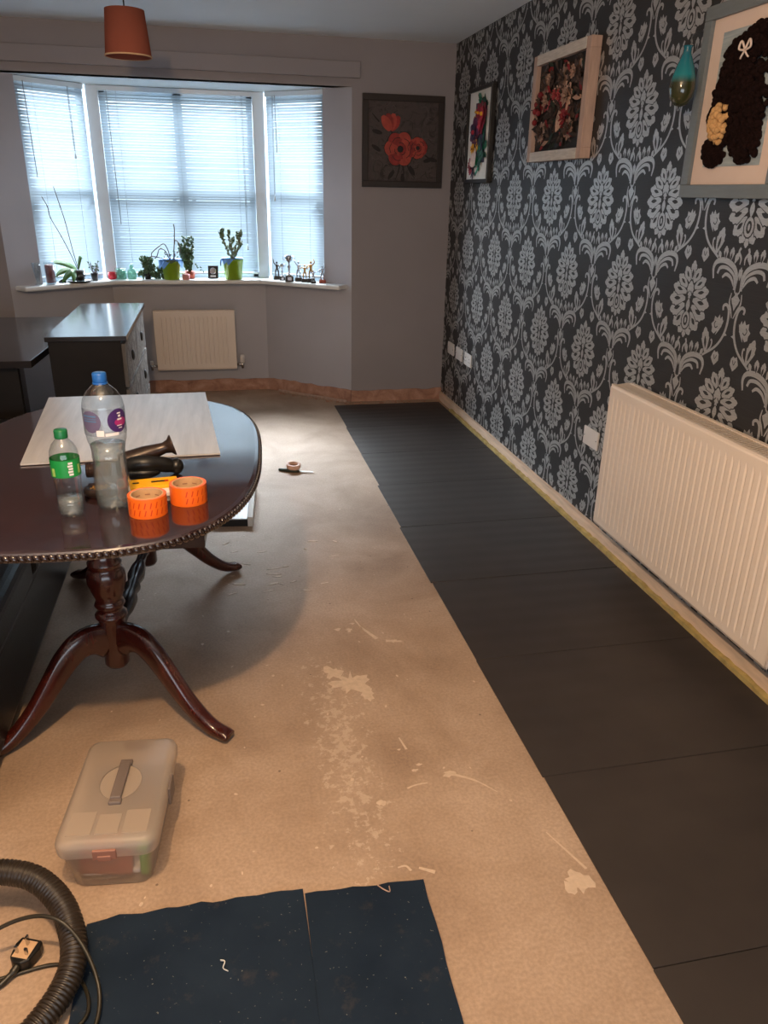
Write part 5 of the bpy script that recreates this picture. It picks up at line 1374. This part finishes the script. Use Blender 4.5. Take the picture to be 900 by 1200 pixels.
# green pots with blue tissue
def pot(label, loc, r0, r1, h):
    t = thing('potted_plant', label, 'plant', loc)
    b = B(); b.lathe([(r0 * 0.9, 0.0), (r0, 0.004), (r1, h - 0.014), (r1 + 0.004, h - 0.012), (r1 + 0.004, h), (r1 - 0.001, h), (r1 - 0.004, h - 0.02), (0, h - 0.02)], n=32); b.obj('pot', M['green_pot'], t)
    b = B(); b.lathe([(0, h - 0.012), (r1 - 0.006, h - 0.014), (r1 - 0.006, h - 0.018)], n=24); b.obj('soil', M['soil'], t)
    return t
t = pot('lime green pot with pointed blue tissue collar and arching bare stems', (-0.302, 6.165, ZS), 0.056, 0.068, 0.130)
b = B()
def flap(b, a, R, h, w, drop, out):
    c, s = cos(a), sin(a); pts = [(-w, 0, 0), (-w * 0.5, 0.001, 0.004), (w * 0.5, 0.001, 0.004), (w, 0, 0), (0, out, -drop)]
    vs = []
    for q in range(2):
        for (x, o, z) in pts: vs.append(((R + o + 0.0015 * q) * c - x * s, (R + o + 0.0015 * q) * s + x * c, h + z))
    n_ = 5; fs = [tuple(range(n_)), tuple(reversed(range(n_, 2 * n_)))] + [(i, (i + 1) % n_, n_ + (i + 1) % n_, n_ + i) for i in range(n_)]
    b.add(vs, fs)
b.lathe([(0.060, 0.122), (0.082, 0.140), (0.085, 0.146), (0.078, 0.140), (0.058, 0.124)], n=32, closed=True)
for a in (-0.35, -1.15 - 1.0, -3.0, 0.9, 2.1, -2.6): flap(b, a, 0.074, 0.132, 0.046, 0.055, 0.016)
b.obj('tissue_collar', M['blue_paper'], t)
b = B(); flap(b, -1.50, 0.080, 0.138, 0.042, 0.020, 0.006); b.obj('bow', M['leaf'], t)
b = B(); rr = random.Random(40)
for pts in ([(0.0, 0, 0.12), (-0.03, -0.01, 0.20), (-0.07, -0.02, 0.215), (-0.09, -0.03, 0.17), (-0.105, -0.03, 0.15)], [(0.0, 0, 0.12), (-0.01, 0, 0.2), (-0.035, -0.01, 0.25), (-0.07, -0.02, 0.235), (-0.125, -0.02, 0.19), (-0.13, -0.02, 0.16)], [(0.03, 0, 0.12), (0.03, 0, 0.2), (0.045, 0, 0.275), (0.075, 0, 0.24), (0.07, 0, 0.17)], [(0.02, 0, 0.12), (0.035, 0, 0.24), (0.045, 0, 0.34), (0.045, 0, 0.385)], [(0.0, 0, 0.12), (-0.06, -0.02, 0.15), (-0.13, -0.03, 0.165), (-0.16, -0.03, 0.13)]):
    p_ = catmull(pts, 6); b.tube(p_, 0.0034, 7); leafcloud(b, p_[3::7], 1, 0.006, rr, 1)
for i in range(24): leafcloud(b, [(rr.uniform(-0.05, 0.06), rr.uniform(-0.03, 0.03), rr.uniform(0.13, 0.20))], 1 if i % 2 else 0, 0.010, rr, 1)
b.obj('stems', [M['stem'], M['leaf_pale']], t)
t = thing('jade_plant', 'upright leafy dark green plant behind the right side of the first green pot', 'plant', (-0.170, 6.215, ZS))
b = B(); b.lathe([(0.03, 0.0), (0.032, 0.0), (0.038, 0.055), (0.0, 0.052)], n=20); b.obj('pot', M['terracotta'], t)
b = B(); rr = random.Random(50)
for i in range(11):
    a = rr.uniform(0, 6.28); R_ = rr.uniform(0.01, 0.065); h = rr.uniform(0.14, 0.295); p_ = catmull([(0, 0, 0.05), (R_ * 0.6 * cos(a), R_ * 0.3 * sin(a), h * 0.6), (R_ * cos(a), R_ * 0.4 * sin(a), h)], 6); b.tube(p_, 0.0022, 5); leafcloud(b, p_[2:], 1, 0.0125, rr, 4)
for i in range(8): leafcloud(b, [(0.04 + 0.01 * i, -0.02, 0.10 - 0.006 * i)], 1, 0.009, rr, 1)
b.obj('foliage', [M['stem'], M['leaf']], t)
t = thing('pink_candle', 'small pale pink candle peeping out right of the first green pot', 'candle', (-0.198, 6.145, ZS))
b = B(); b.lathe([(0, 0), (0.026, 0), (0.028, 0.003), (0.028, 0.036), (0.024, 0.039), (0, 0.037)], n=24); b.obj('wax', M['pinkish'], t)
b = B(); b.cyl((0, 0, 0.036), (0, 0, 0.045), 0.001, 5); b.obj('wick', M['dark_slot'], t)
# plaque
t = thing('award_plaque', 'small square black plaque with a round silver disc between the two green pots', 'plaque', (0.000, 6.20, ZS), radians(-8)); t.rotation_euler = (radians(-14), 0, radians(-10))
b = B(); b.span((-0.038, -0.006, 0.002), (0.038, 0.006, 0.094)); b.obj('backboard', M['frame_black'], t, bevel=0.002)
b = B(); b.lathe([(0.0, 0.0), (0.022, 0), (0.024, 0.002), (0.024, 0.004), (0.018, 0.004), (0, 0.003)], (0, -0.006, 0.056), 28, axis=(0, -1, 0)); b.obj('disc', M['silver'], t)
b = B(); b.box((0, -0.007, 0.018), (0.040, 0.002, 0.014)); b.obj('name_plate', M['white_print'], t)
b = B(); b.box((0, 0.022, 0.030), (0.02, 0.003, 0.062), rx=radians(30)); b.obj('strut', M['frame_black'], t)
# second pot
t = pot('lime green pot with blue ribbon and pale branching succulent, right of the plaque', (0.152, 6.165, ZS), 0.062, 0.074, 0.145)
b = B()
for a in (-2.4, -3.0, -1.95): flap(b, a, 0.079, 0.148, 0.034, 0.040, 0.012)
b.tube(catmull([(-0.075, -0.03, 0.150), (-0.088, -0.045, 0.140), (-0.092, -0.05, 0.115), (-0.090, -0.05, 0.10)], 5), 0.006, 8, flat=0.3)
b.lathe([(0.070, 0.144), (0.081, 0.150), (0.082, 0.153), (0.070, 0.148)], n=28, closed=True); b.obj('ribbon', M['blue_paper'], t)
b = B(); rr = random.Random(60)
br = [[(0.0, 0, 0.13), (-0.03, 0, 0.20), (-0.06, 0, 0.29), (-0.065, 0, 0.35)], [(0, 0, 0.13), (-0.05, 0.01, 0.24), (-0.085, 0, 0.335)], [(0, 0, 0.13), (0.02, 0, 0.22), (0.06, 0, 0.30), (0.07, 0, 0.345)], [(0, 0, 0.13), (0.04, 0.01, 0.21), (0.065, 0, 0.26)], [(0, 0, 0.13), (0.0, 0.01, 0.24), (0.012, 0, 0.30)], [(0, 0, 0.14), (-0.015, -0.01, 0.26), (-0.02, 0, 0.34)], [(0.01, 0, 0.14), (0.05, -0.01, 0.25), (0.04, 0, 0.33)]]
for pts in br:
    p_ = catmull(pts, 7); b.tube(p_, 0.003, 6); leafcloud(b, p_[3:], 2, 0.0105, rr, 2, 1.2); leafcloud(b, p_[-4:], 1, 0.0095, rr, 3, 1.1)
b.obj('branches', [M['stem'], M['leaf'], M['leaf_pale']], t)

# trophies
def base(b, w, h, mi): b.box((0, 0, h / 2), (w, w * 0.8, h), mi=mi, taper=0.86)
def cup(label, loc, s):
    t = thing('trophy_cup', label, 'trophy', loc, 0, 'trophies on the right end of the sill')
    b = B(); base(b, 0.082 * s, 0.055 * s, 0); b.obj('base', M['frame_black'], t, bevel=0.002)
    b = B(); b.box((0, -0.036 * s, 0.028 * s), (0.036 * s, 0.002, 0.030 * s)); b.obj('name_plate', M['silver'], t)
    b = B(); b.lathe([(r * s, z * s) for r, z in [(0.026, 0.054), (0.028, 0.058), (0.014, 0.070), (0.009, 0.095), (0.010, 0.118), (0.016, 0.130), (0.017, 0.140), (0.009, 0.152), (0.007, 0.168), (0.012, 0.178), (0.026, 0.190), (0.036, 0.212), (0.040, 0.238), (0.038, 0.238), (0.024, 0.196), (0, 0.186)]], n=24); b.obj('cup_bowl', M['silver'], t)
    b = B(); b.tube(catmull([(0.036 * s, 0, 0.225 * s), (0.055 * s, 0, 0.222 * s), (0.052 * s, 0, 0.198 * s), (0.027 * s, 0, 0.194 * s)], 5), 0.0022 * s, 6); b.obj('cup_handle', M['silver'], t)
    b = B(); b.tube(catmull([(-0.036 * s, 0, 0.225 * s), (-0.055 * s, 0, 0.222 * s), (-0.052 * s, 0, 0.198 * s), (-0.027 * s, 0, 0.194 * s)], 5), 0.0022 * s, 6); b.obj('cup_handle', M['silver'], t)
    return t
def fig_trophy(label, loc, s, m, basem, pose=0):
    t = thing('trophy_figure', label, 'trophy', loc, 0, 'trophies on the right end of the sill')
    b = B(); base(b, 0.050 * s, 0.024 * s, 0); b.obj('base', basem, t, bevel=0.0015)
    b = B()
    z = 0.024 * s; k = s
    for sx in (-1, 1): b.tube([(sx * 0.010 * k, 0, z), (sx * 0.012 * k, -0.002, z + 0.022 * k), (sx * 0.006 * k, 0, z + 0.046 * k)], [0.004 * k, 0.0045 * k, 0.0065 * k], 8)
    b.tube([(0, 0, z + 0.042 * k), (0, 0, z + 0.056 * k), (0, 0, z + 0.074 * k), (0, 0, z + 0.082 * k)], [0.009 * k, 0.0075 * k, 0.011 * k, 0.004 * k], 10)
    b.ball((0, 0, z + 0.092 * k), 0.0075 * k, 10, 7)
    arms = {0: (((0.010, 0.076), (0.022, 0.092), (0.016, 0.112)), ((-0.010, 0.076), (-0.024, 0.066), (-0.022, 0.050))),
            1: (((0.010, 0.076), (0.022, 0.060), (0.012, 0.050)), ((-0.010, 0.076), (-0.022, 0.095), (-0.024, 0.115))),
            2: (((0.010, 0.076), (0.024, 0.078), (0.036, 0.086)), ((-0.010, 0.076), (-0.024, 0.078), (-0.036, 0.070)))}[pose]
    for a in arms: b.tube([(x * k, -0.002, z + zz * k) for x, zz in a], [0.004 * k, 0.0033 * k, 0.0028 * k], 8)
    b.obj('figure', m, t); return t
ZF = ZS
t = thing('glass_award', 'clear glass flame-shaped award, leftmost of the trophies', 'trophy', (0.430, 6.150, ZF), 0, 'trophies on the right end of the sill')
b = B(); base(b, 0.05, 0.016, 0); b.obj('base', M['clearglass'], t)
b = B(); b.lathe([(0.008, 0.016), (0.014, 0.030), (0.018, 0.06), (0.020, 0.09), (0.013, 0.125), (0.003, 0.150), (0, 0.15)], n=16, sy=0.4); b.obj('glass_flame', M['clearglass'], t)
fig_trophy('slim bronze figure trophy just right of the glass award', (0.478, 6.14, ZF), 1.05, M['bronze'], M['frame_black'], 1)
cup('small silver cup on a low black base left of the tallest cup', (0.512, 6.08, ZF), 0.50)
cup('tallest silver trophy cup on a square black base', (0.556, 5.990, ZF), 0.78)
fig_trophy('silver figure trophy immediately right of the tallest cup', (0.628, 6.01, ZF), 1.15, M['silver'], M['frame_black'], 1)
fig_trophy('dark gold figure trophy in the middle of the right-hand cluster', (0.668, 5.95, ZF), 1.0, M['gold'], M['frame_black'], 2)
fig_trophy('gold figure trophy with a raised arm on a black base', (0.712, 5.93, ZF), 1.22, M['gold'], M['frame_black'], 0)
fig_trophy('small silver figure trophy at the front of the right-hand cluster', (0.722, 5.865, ZF), 0.75, M['silver'], M['frame_black'], 2)
fig_trophy('pale silver figure trophy on a wooden base, rightmost on the sill', (0.790, 5.88, ZF), 0.98, M['silver'], M['terracotta'], 0)
